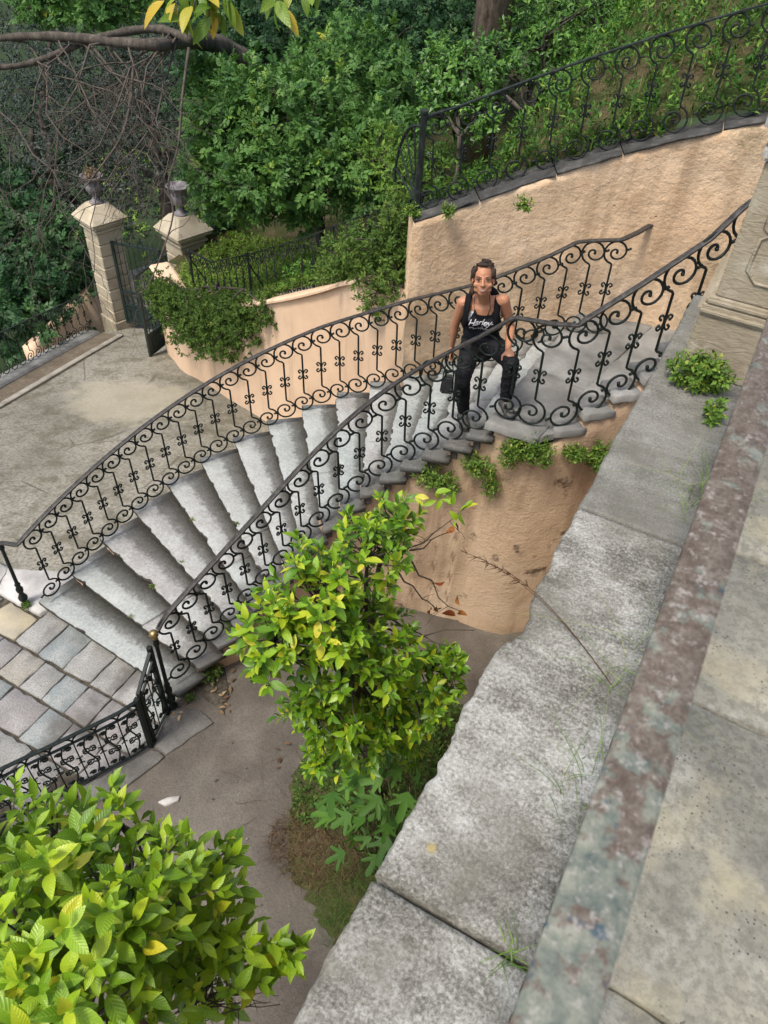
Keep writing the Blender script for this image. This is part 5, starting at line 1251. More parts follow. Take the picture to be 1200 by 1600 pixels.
# ------------------------------------------------------------------ shrubs on the walls and the hillside
def hz(x, y): return float(hill_z(np.array([[x]]), np.array([[y]]))[0, 0])
def on_wall(x, y0, dz): return (x, y0, dz)
tree('trailing_shrub', 'trailing rosemary like shrub spilling over the wall nearest the gate', 'shrub', (-7.3, 8.6, .1), (-7.3, 8.5, .35),
     [E3((-8.2, 8.45, -.08), (.40, .30, .28)), E3((-7.7, 8.28, .0), (.52, .32, .32)), E3((-7.0, 7.98, .26), (.52, .32, .34)), E3((-6.35, 7.72, .60), (.48, .30, .34)), E3((-7.9, 8.25, -.42), (.42, .24, .36)), E3((-7.2, 7.92, -.16), (.48, .22, .44)), E3((-6.6, 7.70, .12), (.45, .22, .44)), E3((-6.0, 7.50, .62), (.36, .22, .42)), E3((-5.55, 7.45, 1.0), (.32, .24, .30)), E3((-8.6, 8.62, -.12), (.36, .34, .30)), E3((-8.5, 8.5, -.40), (.26, .2, .26))],
     2900, 9, .07, 'rosemary', seed=51, r_trunk=.04, inner=.2, group='shrubs hanging over the garden wall', ntw=80, up=.5)
tree('trailing_shrub', 'leafy shrub hanging over the garden wall beside the tall wall corner', 'shrub', (-3.4, 6.75, 2.6), (-3.4, 6.7, 2.75),
     [E3((-3.2, 6.38, 3.05), (.28, .28, .36)), E3((-3.5, 6.5, 2.72), (.36, .30, .36)), E3((-3.08, 6.22, 2.75), (.22, .22, .34)), E3((-3.95, 6.8, 2.42), (.36, .28, .32)), E3((-3.3, 6.22, 2.42), (.26, .15, .30)), E3((-4.3, 7.05, 2.15), (.25, .2, .25))],
     1100, 8, .062, 'rosemary', seed=52, r_trunk=.03, inner=.2, group='shrubs hanging over the garden wall', ntw=60, up=.5, rlo=.15)
tree('clipped_laurel', 'rounded glossy evergreen bush leaning over the hillside railing', 'shrub', (-2.75, 6.75, hz(-2.75, 6.75)), (-2.8, 6.75, 3.9), [E3(dep(722, 125, 7.1), .36), E3(dep(690, 165, 6.95), .24), E3(dep(765, 95, 7.2), .24), E3(dep(745, 180, 6.9), .21), E3(dep(685, 95, 7.2), .22)],
     680, 8, .07, 'laurel', WL, seed=53, r_trunk=.025, inner=.45, up=.5)
tree('ash_shrub', 'large spreading green shrub with compound leaves above the garden railing', 'shrub', (-6.0, 9.6, hz(-6.0, 9.6)), (-6.2, 9.6, 1.9), [E3(dep(450, 190, 10.3), (1.0, .9, .8)), E3(dep(355, 210, 10.3), (.65, .6, .7)), E3(dep(550, 130, 11.2), (1.1, 1.0, .9)), E3(dep(420, 275, 9.9), (.6, .5, .45)), E3(dep(520, 255, 10.2), (.7, .6, .5)), E3(dep(590, 215, 10.4), (.7, .7, .6)), E3(dep(340, 140, 10.8), (.5, .5, .5)), E3(dep(330, 290, 10.2), (.4, .4, .45)), E3(dep(380, 315, 10.2), .42), E3(dep(560, 285, 10.4), .5), E3(dep(470, 310, 10.4), .42), E3(dep(620, 270, 10.2), .45)],
     1900, 5, .20, 'ash', SPRAY, seed=54, r_trunk=.09, inner=.45, up=.35)
for i, (lab, els, m_, n_, sz, tm, se) in enumerate((
    ('dark shrub mass on the hillside left of the pine trunk', [((600, 60, 12.5), .9), ((650, 10, 13), 1.0), ((560, 20, 13.5), 1.1)], 'dark_green', 900, .13, SPRAY, 1),
    ('dark evergreen shrub right of the pine trunk', [((850, 60, 10.5), .75), ((890, 10, 11), .8), ((830, 0, 11.5), .7)], 'laurel', 700, .10, DIAMOND, 2),
    ('dark evergreen shrub beside the pale barked trunk', [((940, 45, 10.6), .55), ((1090, 10, 11.2), .7), ((960, -20, 11.5), .8)], 'laurel', 700, .10, DIAMOND, 3),
    ('leafy sapling at the foot of the slope behind the hillside railing', [((890, 185, 8.6), .35), ((905, 140, 8.7), .28)], 'dark_green', 220, .10, DIAMOND, 4),
    ('yellow green weedy shrub behind the corner fan guard', [((630, 290, 8.0), .4), ((690, 270, 8.0), .35), ((600, 250, 8.6), .4)], 'herb_bright', 420, .075, DIAMOND, 5))):
    e_ = [E3(dep(*p), r_) for p, r_ in els]; b_ = e_[0][0]; zb = hz(b_[0], b_[1])
    tree('hillside_shrub', lab, 'shrub', (b_[0], b_[1], zb), (b_[0], b_[1], (zb + b_[2]) / 2), e_, n_, 7, sz, m_, tm, seed=70 + se, r_trunk=.05, inner=.3, group='shrubs on the hillside', ntw=30)
# grass and weeds of the slope
rng = np.random.default_rng(81)
n = 16000; q = np.c_[rng.uniform(-5.5, 3.5, n), rng.uniform(6.3, 12.0, n)]; fr = np.interp(q[:, 0], ALLW[:, 0], ALLW[:, 1]); q = q[q[:, 1] > fr + .22]; q = q[vnoise(q[:, 0] * 1.5, q[:, 1] * 1.5, 0, 5) > -.75]
P = np.c_[q, hill_z(q[:, :1], q[:, 1:])[:, 0]]
blades('hill_grass', P, .15, .9, 'hillgrass', 82, .012, 'rough green grass covering the slope behind the railings', 'grass')
k = rng.random(len(P)) < .30; pp = P[k] + np.c_[np.zeros((k.sum(), 2)), rng.uniform(.05, .35, k.sum())]
scatter_stuff('hill_weeds', 'broad leaved green weeds among the grass of the slope', pp, 7, .085, 'hillweed', 83, spread=1.1)
n = 900; ii = rng.integers(0, len(WP), n); q = WP[ii, :2] + np.c_[rng.normal(-.05, .10, n), np.abs(rng.normal(.05, .16, n))]; kk = vnoise(q[:, 0] * 3.1, q[:, 1] * 3.1, 0, 9) > -.05; q = q[kk]
pq = np.c_[q, np.interp(q[:, 0], ALLW[60:, 0], ALLW[60:, 2]) + .05 + np.abs(rng.normal(0, .16, len(q)))]
scatter_stuff('railing_weeds', 'leafy weeds growing through the foot of the hillside railing', pq, 7, .07, 'hillweed', 86, spread=1.1)
n = 6500; q = np.c_[rng.uniform(-8.8, -2.9, n), rng.uniform(6.5, 10.8, n)]; fr = np.interp(q[:, 0], ALLW[:, 0], ALLW[:, 1]); q = q[q[:, 1] > fr + .35]
P = np.c_[q, hill_z(q[:, :1], q[:, 1:])[:, 0] + rng.uniform(.02, .13, len(q))]
scatter_stuff('garden_plants', 'low green planting behind the garden railing', P, 8, .075, 'garden_leaf', 85, spread=1.1)
rng = np.random.default_rng(88)
for i, px in enumerate(((645, 330), (700, 330), (820, 318), (925, 262))):
    c_ = (at(px[0], px[1], 3.45 + .0012 * (px[0] - 640)))
    weed(('dry weed tuft on the coping beside the corner post', 'weed hanging from the coping right of the corner post', 'small fern sprig halfway up the tall wall', 'straw coloured grass clump on the coping edge')[i], c_, (.09, .06, .07), 40, 5, .045, 'herb_bright', 90 + i, name='wall_weed', group='weeds on the tall wall')
# trunks
def trunk(name, label, pts, r0, r1, bark, seed, k=14):
    r = np.random.default_rng(seed); root = empty(name, tuple(pts[0])); tag(root, label, 'tree')
    P = smoothpath(np.array([tuple(p) for p in pts]), .15); n = len(P); R = np.linspace(r0, r1, n)
    mb = MB(); mb.tube(P, R * (1 + .06 * np.sin(np.arange(n) * 1.3)), k); me = mb.mesh('trunk', True)
    co = np.array([v.co for v in me.vertices]); d = vnoise(co[:, 0] * 14, co[:, 1] * 14, co[:, 2] * 3, seed) * r0 * .10; nn = np.array([v.normal for v in me.vertices]); co += nn * d[:, None]
    me.vertices.foreach_set('co', co.astype(np.float32).ravel()); me.update(); obj('trunk', me, MT[bark], root); return root
a = dep(762, 90, 11.2); pine = trunk('pine_tree', 'thick reddish brown pine trunk at the top of the picture', [(a.x, a.y, hz(a.x, a.y) - .2), (a.x, a.y, a.z + .6), (a.x - .05, a.y + .1, a.z + 3), (a.x + .1, a.y + .2, a.z + 7)], .28, .2, 'pine_bark', 3)
els = [E3((a.x + .3, a.y + .4, a.z + 7.5), (2.4, 2.4, 1.0))]; r = np.random.default_rng(9); Pq, oq, _ = sample_ells(els, 500, r, .3); LP, LD, LN, LS = whorls(Pq, oq, 8, r, .2)
o = obj('crown', leaves_mesh('crown', LP, LD, LN, LS, DIAMOND, r.random(len(LP))), MT['dark_green'], pine); o['kind'] = 'stuff'
a = dep(1008, 150, 9.4); trunk('pale_tree', 'forked trunk with peeling pale bark behind the hillside railing', [(a.x, a.y, hz(a.x, a.y) - .2), (a.x, a.y, a.z), (a.x + .02, a.y + .1, a.z + .6), (a.x + .12, a.y + .3, a.z + 2.2), (a.x + .2, a.y + .4, a.z + 4)], .17, .12, 'pale_bark', 4)
a = dep(1085, 110, 9.8); trunk('dark_tree', 'dark slanting trunk right of the pale one behind the railing', [(a.x, a.y, hz(a.x, a.y) - .2), (a.x, a.y, a.z), (a.x + .15, a.y + .1, a.z + .8), (a.x + .3, a.y + .2, a.z + 3)], .11, .08, 'bark', 5)
a = dep(905, 215, 8.6); trunk('crooked_sapling', 'thin crooked stem crossing behind the hillside railing', [(a.x, a.y, hz(a.x, a.y) - .1), tuple(dep(870, 205, 8.7)), tuple(dep(820, 175, 8.8)), tuple(dep(790, 150, 8.8))], .035, .02, 'bark', 6, 8)
# trees beyond the gate
bgt = [('holm_oak', 'grey green evergreen oak filling the upper left behind the bare twigs', [((50, 200, 17), (2.2, 2.0, 2.0)), ((170, 130, 18), (2.4, 2.2, 2.2)), ((80, 60, 18), (2.4, 2.2, 2.0)), ((160, 280, 17), (1.6, 1.4, 1.3)), ((20, 280, 19), (2.2, 2.0, 1.8)), ((110, 200, 20), (2.4, 2.2, 2.0)), ((200, 230, 20.5), (2.0, 2.0, 1.8)), ((150, 330, 19), (1.2, 1.2, 1.2))], 'holm', 6500, 7, .105, DIAMOND),
       ('holm_oak', 'grey green evergreen oak hanging between the two gate urns', [((240, 190, 16), (1.4, 1.4, 1.4)), ((300, 110, 17), (1.8, 1.8, 1.6)), ((230, 80, 19), (2.2, 2, 2)), ((215, 260, 16.5), (.8, .8, .9))], 'holm', 2600, 7, .10, DIAMOND),
       ('laurel_tree', 'dark leafy tree left of the gate behind the drive railing', [((40, 400, 16.5), (1.7, 1.6, 1.5)), ((20, 480, 15.5), (1.3, 1.2, 1.0)), ((100, 440, 16.5), (.8, .8, 1.2)), ((-40, 330, 17), (1.8, 1.8, 1.8))], 'dark_green', 900, 6, .28, SPRAY),
       ('far_tree', 'lime green trees seen through the gate', [((240, 330, 30), (3, 3, 2.4)), ((300, 380, 27), (2.0, 2.0, 1.4)), ((180, 400, 26), (2.2, 2, 1.5))], 'lime_far', 1300, 6, .28, DIAMOND),
       ('dark_tree', 'dense dark tree behind the compound leaved shrub', [((420, 40, 15), (1.9, 1.8, 1.7)), ((520, 30, 15.5), (1.9, 1.8, 1.7)), ((350, 90, 15), (1.3, 1.3, 1.3)), ((620, 0, 16.5), (2.0, 1.8, 1.7)), ((720, 20, 17), (1.8, 1.8, 1.6))], 'dark_green', 1500, 6, .24, SPRAY),
       ('dark_tree', 'dense dark evergreens along the crest at the upper right', [((860, -10, 14.5), (1.6, 1.6, 1.5)), ((990, -20, 14), (1.6, 1.6, 1.5)), ((1120, -60, 14), (1.6, 1.6, 1.5)), ((800, 30, 15.5), (1.4, 1.4, 1.2))], 'dark_green', 1300, 6, .22, SPRAY),
       ('ivy_trunk_tree', 'ivy clad tree leaning beside the right gate pillar', [((320, 290, 14), (.5, .5, .9)), ((345, 330, 14), (.45, .45, .7))], 'dark_green', 300, 7, .13, DIAMOND)]
for i, (nm, lab, els, m_, n_, per, sz, tm) in enumerate(bgt):
    e_ = [E3(dep(*p), r_) for p, r_ in els]; b_ = e_[0][0]
    zb = min(-2.5, b_[2] - 3) if i < 4 or i == 6 else hz(b_[0], b_[1]) - .3
    tree(nm, lab, 'tree', (b_[0], b_[1], zb), (b_[0], b_[1], max(zb + .6, b_[2] - 1.2)), e_, n_, per, sz, m_, tm, seed=110 + i, r_trunk=.22, inner=.35, group='background trees', ntw=60, up=.3)
tree('hanging_foliage', 'light green feathery foliage hanging above the bare bough', 'tree', (-9.6, 8.6, 7.5), (-8.8, 8.0, 6.0), [E3(dep(150, 5, 9.6), (.55, .5, .35)), E3(dep(70, -10, 9.8), (.5, .5, .35)), E3(dep(225, -15, 9.8), (.45, .45, .3))], 420, 5, .17, 'ash', SPRAY, seed=131, r_trunk=.05, inner=.2, ntw=30)
# old tree: thick bough with hanging bare twigs
ot = empty('old_tree', (-6.6, 9.9, .8)); tag(ot, 'old tree whose thick bare bough and dead twigs cross the upper left', 'tree')
mb = MB(); rng = np.random.default_rng(95)
bp = smoothpath(np.array([(-7.4, 11.2, .6), tuple(dep(440, 190, 12.2)), tuple(dep(405, 115, 11.6)), tuple(dep(350, 75, 11)), tuple(dep(300, 62, 10.2)), tuple(dep(250, 70, 9.0)), tuple(dep(180, 66, 9.0)), tuple(dep(100, 58, 9.0)), tuple(dep(0, 60, 9.1)), tuple(dep(-120, 90, 9.2))]), .12)
mb.tube(bp, np.interp(np.arange(len(bp)), [0, len(bp) * .3, len(bp) * .5, len(bp) - 1], [.16, .12, .07, .03]) * (1 + .10 * np.sin(np.arange(len(bp)) * 1.7) + .08 * np.sin(np.arange(len(bp)) * .63 + 1)), 9)
p2 = smoothpath(np.array([tuple(dep(300, 62, 9.1)), tuple(dep(240, 45, 9.3)), tuple(dep(150, 60, 9.2)), tuple(dep(60, 95, 9.0)), tuple(dep(0, 105, 8.9)), tuple(dep(-80, 100, 9))]), .12); mb.tube(p2, np.linspace(.055, .025, len(p2)) * (1 + .12 * np.sin(np.arange(len(p2)) * 1.9)), 7)
obj('bough', mb.mesh('bough', True), MT['bark'], ot)
mb = MB(); nodes = np.vstack([bp[len(bp) // 3:], p2])
def twigrec(a, d, L, r_, lev):
    n_ = 7; b_ = a + d * L; p = limb(mb, a, b_, r_, r_ * .45, rng, n_, .13, 4 if lev else 5)
    if lev < 3:
        for _ in range(rng.integers(2, 4)):
            q = p[rng.integers(2, n_)]; dd = unit(d + rng.normal(0, .55, 3) + (0, 0, -.12)); twigrec(q, dd, L * rng.uniform(.4, .7), r_ * .5, lev + 1)
for i in range(24):
    a = nodes[rng.integers(len(nodes))]; tx, ty = rng.uniform(-60, 320), rng.uniform(160, 430)
    b_ = np.array(tuple(dep(tx, ty, rng.uniform(8.2, 9.6)))); d = b_ - a; L = np.linalg.norm(d) * .75; twigrec(a, d / np.linalg.norm(d), min(L, 2.2), .014, 0)
# the long hanging twig in front of the gate
for pts in (((295, 75), (285, 150), (278, 230), (262, 290), (270, 340), (235, 440), (215, 460)), ((210, 95), (195, 200), (150, 270), (100, 330)), ((130, 55), (190, 130), (200, 150), (160, 190))):
    P_ = smoothpath(np.array([tuple(dep(x, y, 9.0)) for x, y in pts]), .1); mb.tube(P_, np.linspace(.02, .006, len(P_)), 5)
    for q in P_[4::3]: twigrec(q, unit(rng.normal(0, .6, 3) + (0, 0, -.2)), .45, .006, 2)
obj('bare_twigs', mb.mesh('bare_twigs', True), MT['twig'], ot)
# yellowing leaves hanging into the top of the picture
ob = empty('overhanging_branch', tuple(dep(330, -60, 3.4))); tag(ob, 'overhanging twig with yellowing broad leaves at the top edge', 'branch')
mb = MB(); lp = []; ldr = []
for (x0, y0), (x1, y1), nl in (((340, -120), (300, 20), 13), ((340, -120), (355, 15), 9), ((340, -120), (330, 45), 8), ((420, -120), (440, 15), 9), ((480, -120), (490, 0), 5), ((300, -120), (265, 20), 6)):
    p = limb(mb, dep(x0, y0, 3.4), dep(x1, y1, 3.4), .007, .003, rng, 7, .06, 5)
    for j in range(nl): lp.append(p[-1] + rng.normal(0, .02, 3) - (p[-1] - p[-3]) * rng.uniform(0, .8)); ldr.append(unit((p[-1] - p[-3]) * 3 + rng.normal(0, .6, 3)))
obj('twig', mb.mesh('twig', True), MT['bark'], ob)
T, F, U = leaf_template(6, .38, .16, .35); ML = npmesh('leaf', T, F, True, U); ML.materials.append(MT['magnolia'])
leaf_objects('leaf', [ML], ob, np.array(lp), np.array(ldr), unit(rng.normal(0, .5, (len(lp), 3)) + (0, -.5, .8)), rng.uniform(.09, .15, len(lp)))

# ------------------------------------------------------------------ the woman on the stairs
from mathutils.bvhtree import BVHTree
def pp(x, y, off):
    """photo measurement of a body joint: horizontal distance 5.48 m + off from the eye"""
    d = RW @ np.array([x - 600.0, y - 800.0, FPX]); h = math.hypot(d[0], d[1]); return d * ((5.48 + off) / h) + np.array((0, 0, ZC))
FW = np.array((.314, -.949, 0.0)); RT = np.array((.949, .314, 0.0)); UP = np.array((0, 0, 1.0))
class Blob:
    def __init__(s): s.mb = MB()
    def e(s, c, r, ax=None, k=12):
        """ellipsoid; ax rows = its three axes"""
        ax = np.eye(3) if ax is None else np.array(ax); t = MB(); t.ball((0, 0, 0), 1.0, k); V = np.concatenate(t.v) * np.array(r)
        s.mb.add(V @ ax + np.array(tuple(c)), t.f); return s
    def seg(s, a, b, ra, rb, n=9, flat=1.0, ax=None):
        a = np.array(tuple(a)); b = np.array(tuple(b))
        for t in np.linspace(0, 1, n):
            r_ = ra + (rb - ra) * t; s.e(a + (b - a) * t, (r_, r_ * flat, r_), ax, 10)
        return s
    def chain(s, pts, rs, n=9, flat=1.0, ax=None):
        for (a, b), (ra, rb) in zip(zip(pts[:-1], pts[1:]), zip(rs[:-1], rs[1:])): s.seg(a, b, ra, rb, n, flat, ax)
        return s
    def build(s, name, voxel=.007, smooth=6, fac=.5):
        me = s.mb.mesh(name); o = bpy.data.objects.new(name + '_tmp', me); COL.objects.link(o)
        m = o.modifiers.new('r', 'REMESH'); m.mode = 'VOXEL'; m.voxel_size = voxel
        m = o.modifiers.new('s', 'SMOOTH'); m.iterations = smooth; m.factor = fac
        dg = bpy.context.evaluated_depsgraph_get(); out = bpy.data.meshes.new_from_object(o.evaluated_get(dg)); bpy.data.objects.remove(o)
        out.name = name; out.polygons.foreach_set('use_smooth', np.ones(len(out.polygons), bool)); return out
BA = np.array([RT, FW, UP])
def skinmat():
    k = Mat('skin'); n_ = k.noise(9, 3)
    k.col(k.ramp(n_, [(.3, (.40, .185, .10)), (.7, (.48, .235, .135))])).rough(.5).spec(.35); k.b.inputs['Subsurface Weight'].default_value = .08; k.b.inputs['Subsurface Radius'].default_value = (.02, .008, .004)
    MT['skin'] = k.m
    k = Mat('black_jersey'); n_ = k.noise(18, 4); k.col(k.ramp(n_, [(.3, (.008, .009, .013)), (.7, (.016, .018, .024))])).rough(.85).spec(.2); k.bump(n_, .5, .02); MT['jersey'] = k.m
    k = Mat('black_trousers'); n_ = k.noise(14, 4); k.col(k.ramp(n_, [(.3, (.007, .007, .009)), (.7, (.017, .017, .020))])).rough(.8).spec(.2); k.bump(n_, .8, .03); MT['trousers'] = k.m
    k = Mat('white_cotton'); k.col((.7, .7, .7)).rough(.9); MT['white'] = k.m
    k = Mat('print_ink'); k.col((.62, .62, .64)).rough(.8); MT['ink'] = k.m
    k = Mat('black_webbing'); k.col((.007, .007, .008)).rough(.85).spec(.15); MT['webbing'] = k.m
    k = Mat('bag_fabric'); n_ = k.noise(40, 3); k.col(k.ramp(n_, [(.3, (.014, .014, .016)), (.7, (.035, .035, .038))])).rough(.7); MT['bag'] = k.m
    k = Mat('boot_leather'); n_ = k.noise(30, 4); k.col(k.ramp(n_, [(.3, (.035, .035, .032)), (.55, (.09, .09, .08)), (.75, (.20, .19, .17))])).rough(.75); k.bump(n_, .5, .01); MT['boot'] = k.m
    k = Mat('hair'); n_ = k.noise(60, 4, .7, k.scale(k.pos(), (1, 1, .4))); k.col(k.ramp(n_, [(.3, (.016, .010, .007)), (.6, (.055, .036, .025)), (.8, (.13, .09, .06))])).rough(.55).spec(.3); k.bump(n_, .9, .02); MT['hair'] = k.m
    for nm, c, r_ in (('eye_white', (.26, .20, .17), .5), ('iris', (.03, .018, .01), .2), ('lips', (.34, .13, .095), .5), ('teeth', (.52, .46, .40), .5), ('brow', (.06, .035, .025), .8), ('sole', (.03, .03, .03), .8)):
        k = Mat(nm); k.col(c).rough(r_); MT[nm] = k.m
skinmat()
ra, rk, rh = pp(724, 640, -.12), pp(722, 597, -.25), pp(738, 532, -.02)
la, lk, lh = pp(791, 620, -.28), pp(799, 568, -.35), pp(764, 531, -.02)
rs, ls = pp(723, 473, -.12), pp(787, 469, -.12)
re_, rwr = pp(711, 507, -.05), pp(706, 539, -.0)
le_, lwr = pp(798, 511, -.05), pp(794, 544, -.28)
nk = pp(757, 467, -.13); hd = pp(755, 437, -.18)
hipc = (rh + lh) / 2; shc = (rs + ls) / 2; spine = unit(shc - hipc)
wo = empty('person', (float(ra[0]), float(ra[1]), 2.25)); tag(wo, 'woman in black tank top and trousers standing on the stairs, hand on raised knee', 'person')
toC = unit(np.array((0, 0, ZC)) - hd); hu0 = UP - toC * (UP @ toC); hu0 = unit(hu0); hr0 = np.cross(hu0, -toC)
hr0 = np.cross(-toC, hu0) * -1; hr0 = unit(np.cross(hu0, toC)) * 1.0
if hr0 @ RT < 0: hr0 = -hr0
roll = math.radians(5); hu = hu0 * math.cos(roll) - hr0 * math.sin(roll); hrt = hr0 * math.cos(roll) + hu0 * math.sin(roll)
hf = unit(toC * .97 - hu * .10); hu = unit(hu - hf * (hu @ hf)); HA = np.array([hrt, hf, hu])
H = lambda x, y, z: hd + hrt * x * 1.17 + hf * y * 1.06 + hu * z * 1.07
TA = np.array([RT, unit(np.cross(spine, RT)) * (1 if np.cross(spine, RT) @ FW > 0 else -1), spine])
S = lambda x, y, z: hipc + RT * x + TA[1] * y + spine * z
LT = np.linalg.norm(shc - hipc)
def torso(B, g=0.0):
    B.e(S(0, -.01, -.03), (.150 + g, .105 + g, .10 + g), TA).e(S(0, -.005, .07), (.138 + g, .098 + g, .10 + g), TA).e(S(0, 0, .17), (.122 + g, .088 + g, .10 + g), TA)
    B.e(S(0, .005, .27), (.132 + g, .095 + g, .11 + g), TA).e(S(0, .0, LT * .80), (.142 + g, .092 + g, .10 + g), TA).e(S(0, -.015, LT * .93), (.135 + g * .5, .07 + g, .07 + g * .5), TA)
    for sx in (-1, 1): B.e(S(.062 * sx, .062, LT * .66), (.062 + g, .055 + g, .062 + g), TA)
    return B
B = torso(Blob())
B.chain([S(0, -.02, LT * .95), nk, H(0, -.03, -.06)], [.06, .050, .052], 6)
B.chain([S(-.07, -.02, LT * .97), rs, (rs + re_) / 2, re_, (re_ * .6 + rwr * .4), rwr], [.048, .047, .041, .036, .036, .024])
B.chain([S(.07, -.02, LT * .97), ls, (ls + le_) / 2, le_, (le_ * .6 + lwr * .4), lwr], [.048, .047, .041, .036, .036, .024])
for a, k_, h in ((ra, rk, rh), (la, lk, lh)): B.chain([h, k_, k_ * .65 + a * .35, a], [.075, .050, .050, .034], 8)
# hands: palm, four fingers with two bends and a thumb leaving the side of the palm
def hand(B, w_, fwd, side, nrm, curl):
    palm = w_ + fwd * .05
    B.e(w_ + fwd * .02, (.026, .016, .03), [side, nrm, fwd]); B.e(palm, (.038, .016, .042), [side, nrm, fwd])
    for i, (sx, L) in enumerate(((-.028, .070), (-.010, .078), (.009, .074), (.026, .060))):
        p0 = palm + fwd * .035 + side * sx; d1 = unit(fwd + side * sx * 3.2); p1 = p0 + d1 * L * .45; d2 = unit(d1 - nrm * curl); p2 = p1 + d2 * L * .33; d3 = unit(d1 - nrm * curl * 2.2); p3 = p2 + d3 * L * .25
        B.chain([p0, p1, p2, p3], [.0095, .0088, .0082, .0068], 6)
    t0 = w_ + fwd * .028 - side * .026; t1 = t0 - side * .032 + fwd * .022; t2 = t1 + fwd * .030 - side * .010 - nrm * .006; B.chain([t0, t1, t2], [.013, .0105, .0085], 6)
kn = unit(lk - la); hfw = unit(pp(800, 566, -.37) - lwr)
hn = unit(FW * .55 + UP * .6); hn = unit(hn - hfw * (hn @ hfw)); hs_ = np.cross(hfw, hn); hs_ = hs_ if hs_ @ RT > 0 else -hs_
hand(B, lwr, hfw, hs_, hn, .55)
hfr = unit(rwr - re_); hnr = unit(-RT - hfr * (-RT @ hfr)); hand(B, rwr, hfr, unit(np.cross(hfr, hnr)), hnr, 1.0)
# head
B.e(H(0, -.012, .03), (.072, .088, .088), HA, 16).e(H(0, .020, -.028), (.064, .062, .073), HA, 14).e(H(0, .045, -.082), (.032, .030, .024), HA).e(H(0, .025, -.065), (.050, .045, .035), HA)
for sx in (-1, 1):
    B.e(H(.040 * sx, .050, -.028), (.024, .022, .022), HA); B.e(H(.066 * sx, -.012, -.012), (.008, .015, .026), HA); B.e(H(.030 * sx, .066, .018), (.026, .012, .008), HA)
B.seg(H(0, .078, .008), H(0, .098, -.028), .009, .013, 6).e(H(.012, .088, -.031), (.009, .009, .008), HA).e(H(-.012, .088, -.031), (.009, .009, .008), HA)
B.e(H(0, .070, -.055), (.028, .014, .014), HA)
for sx in (-1, 1): B.e(H(.036 * sx, .020, -.062), (.024, .034, .024), HA)
obj('body', B.build('body', .0055, 5), MT['skin'], wo)
def hp_(name, mat, f, smooth=True):
    mb = MB(); f(mb); return obj(name, mb.mesh(name, smooth), MT[mat], wo)
for sx in (-1, 1):
    ew = hp_('eye', 'eye_white', lambda mb: mb.add(*(lambda t: (np.concatenate(t.v) * (.0115, .007, .0048) @ HA + H(.030 * sx, .0765, .004), t.f))((lambda t: (t.ball((0, 0, 0), 1, 10), t)[1])(MB()))))
    ir_ = MB(); t = MB(); t.ball((0, 0, 0), 1, 10); ir_.add(np.concatenate(t.v) * (.0058, .004, .0050) @ HA + H(.030 * sx, .0815, .0035), t.f); obj('iris', ir_.mesh('iris', True), MT['iris'], ew)
    hp_('eyelid', 'brow', lambda mb: mb.tube([H((.030 + q) * sx, .0845 - abs(q) * .25, .0105 - 14 * q * q) for q in np.linspace(-.015, .015, 7)], .0022, 5))
    hp_('eyebrow', 'brow', lambda mb: mb.tube([H((.030 + q) * sx, .0835 - abs(q) * .2, .026 - 12 * q * q + q * .12) for q in np.linspace(-.02, .022, 7)], [.002, .0035, .004, .004, .0035, .003, .0015], 5))
sm = lambda q, dz, dy: H(q, .0875 - 9 * q * q + dy, -.058 + 9.5 * q * q + dz)
hp_('teeth', 'teeth', lambda mb: mb.tube([sm(q, -.002, -.0005) for q in np.linspace(-.021, .021, 9)], [.0006, .0018, .0024, .0028, .0030, .0028, .0024, .0018, .0006], 6))
hp_('lips', 'lips', lambda mb: (mb.tube([sm(q, .0055, .001) for q in np.linspace(-.027, .027, 11)], np.interp(np.linspace(-1, 1, 11), [-1, 0, 1], [.0015, .0035, .0015]), 6), mb.tube([H(q, .0865 - 9 * q * q, -.069 + 20 * q * q) for q in np.linspace(-.026, .026, 11)], np.interp(np.linspace(-1, 1, 11), [-1, 0, 1], [.0015, .0042, .0015]), 6)))
# hair: swept back into a loose knot, curls falling beside the neck
Bh = Blob(); Bh.e(H(0, -.028, .040), (.079, .088, .086), HA, 16).e(H(0, -.06, .0), (.076, .065, .085), HA, 14).e(H(.012, -.07, .10), (.034, .04, .03), HA)
for sx in (-1, 1): Bh.e(H(.062 * sx, .004, .045), (.020, .042, .042), HA).e(H(.072 * sx, -.03, .005), (.012, .024, .035), HA)
Bh.e(H(0, .046, .100), (.050, .022, .014), HA)
r = np.random.default_rng(4)
for i in range(6): Bh.e(H(-.064 + r.normal(0, .012), -.04 + r.normal(0, .015), -.02 - .07 * r.random()), (.017, .017, .024), HA, 8)
for i in range(4): Bh.e(H(.074 + r.normal(0, .006), -.045 + r.normal(0, .01), -.01 - .03 * r.random()), (.013, .013, .02), HA, 8)
for i in range(30): 
    d = unit(r.normal(size=3) + (0, -.5, .8)); Bh.e(H(*(np.array((0, -.026, .044)) + d * (.078, .086, .086))), (.014, .014, .011), HA, 8)
me = Bh.build('hair', .0055, 7); obj('hair', me, MT['hair'], wo)
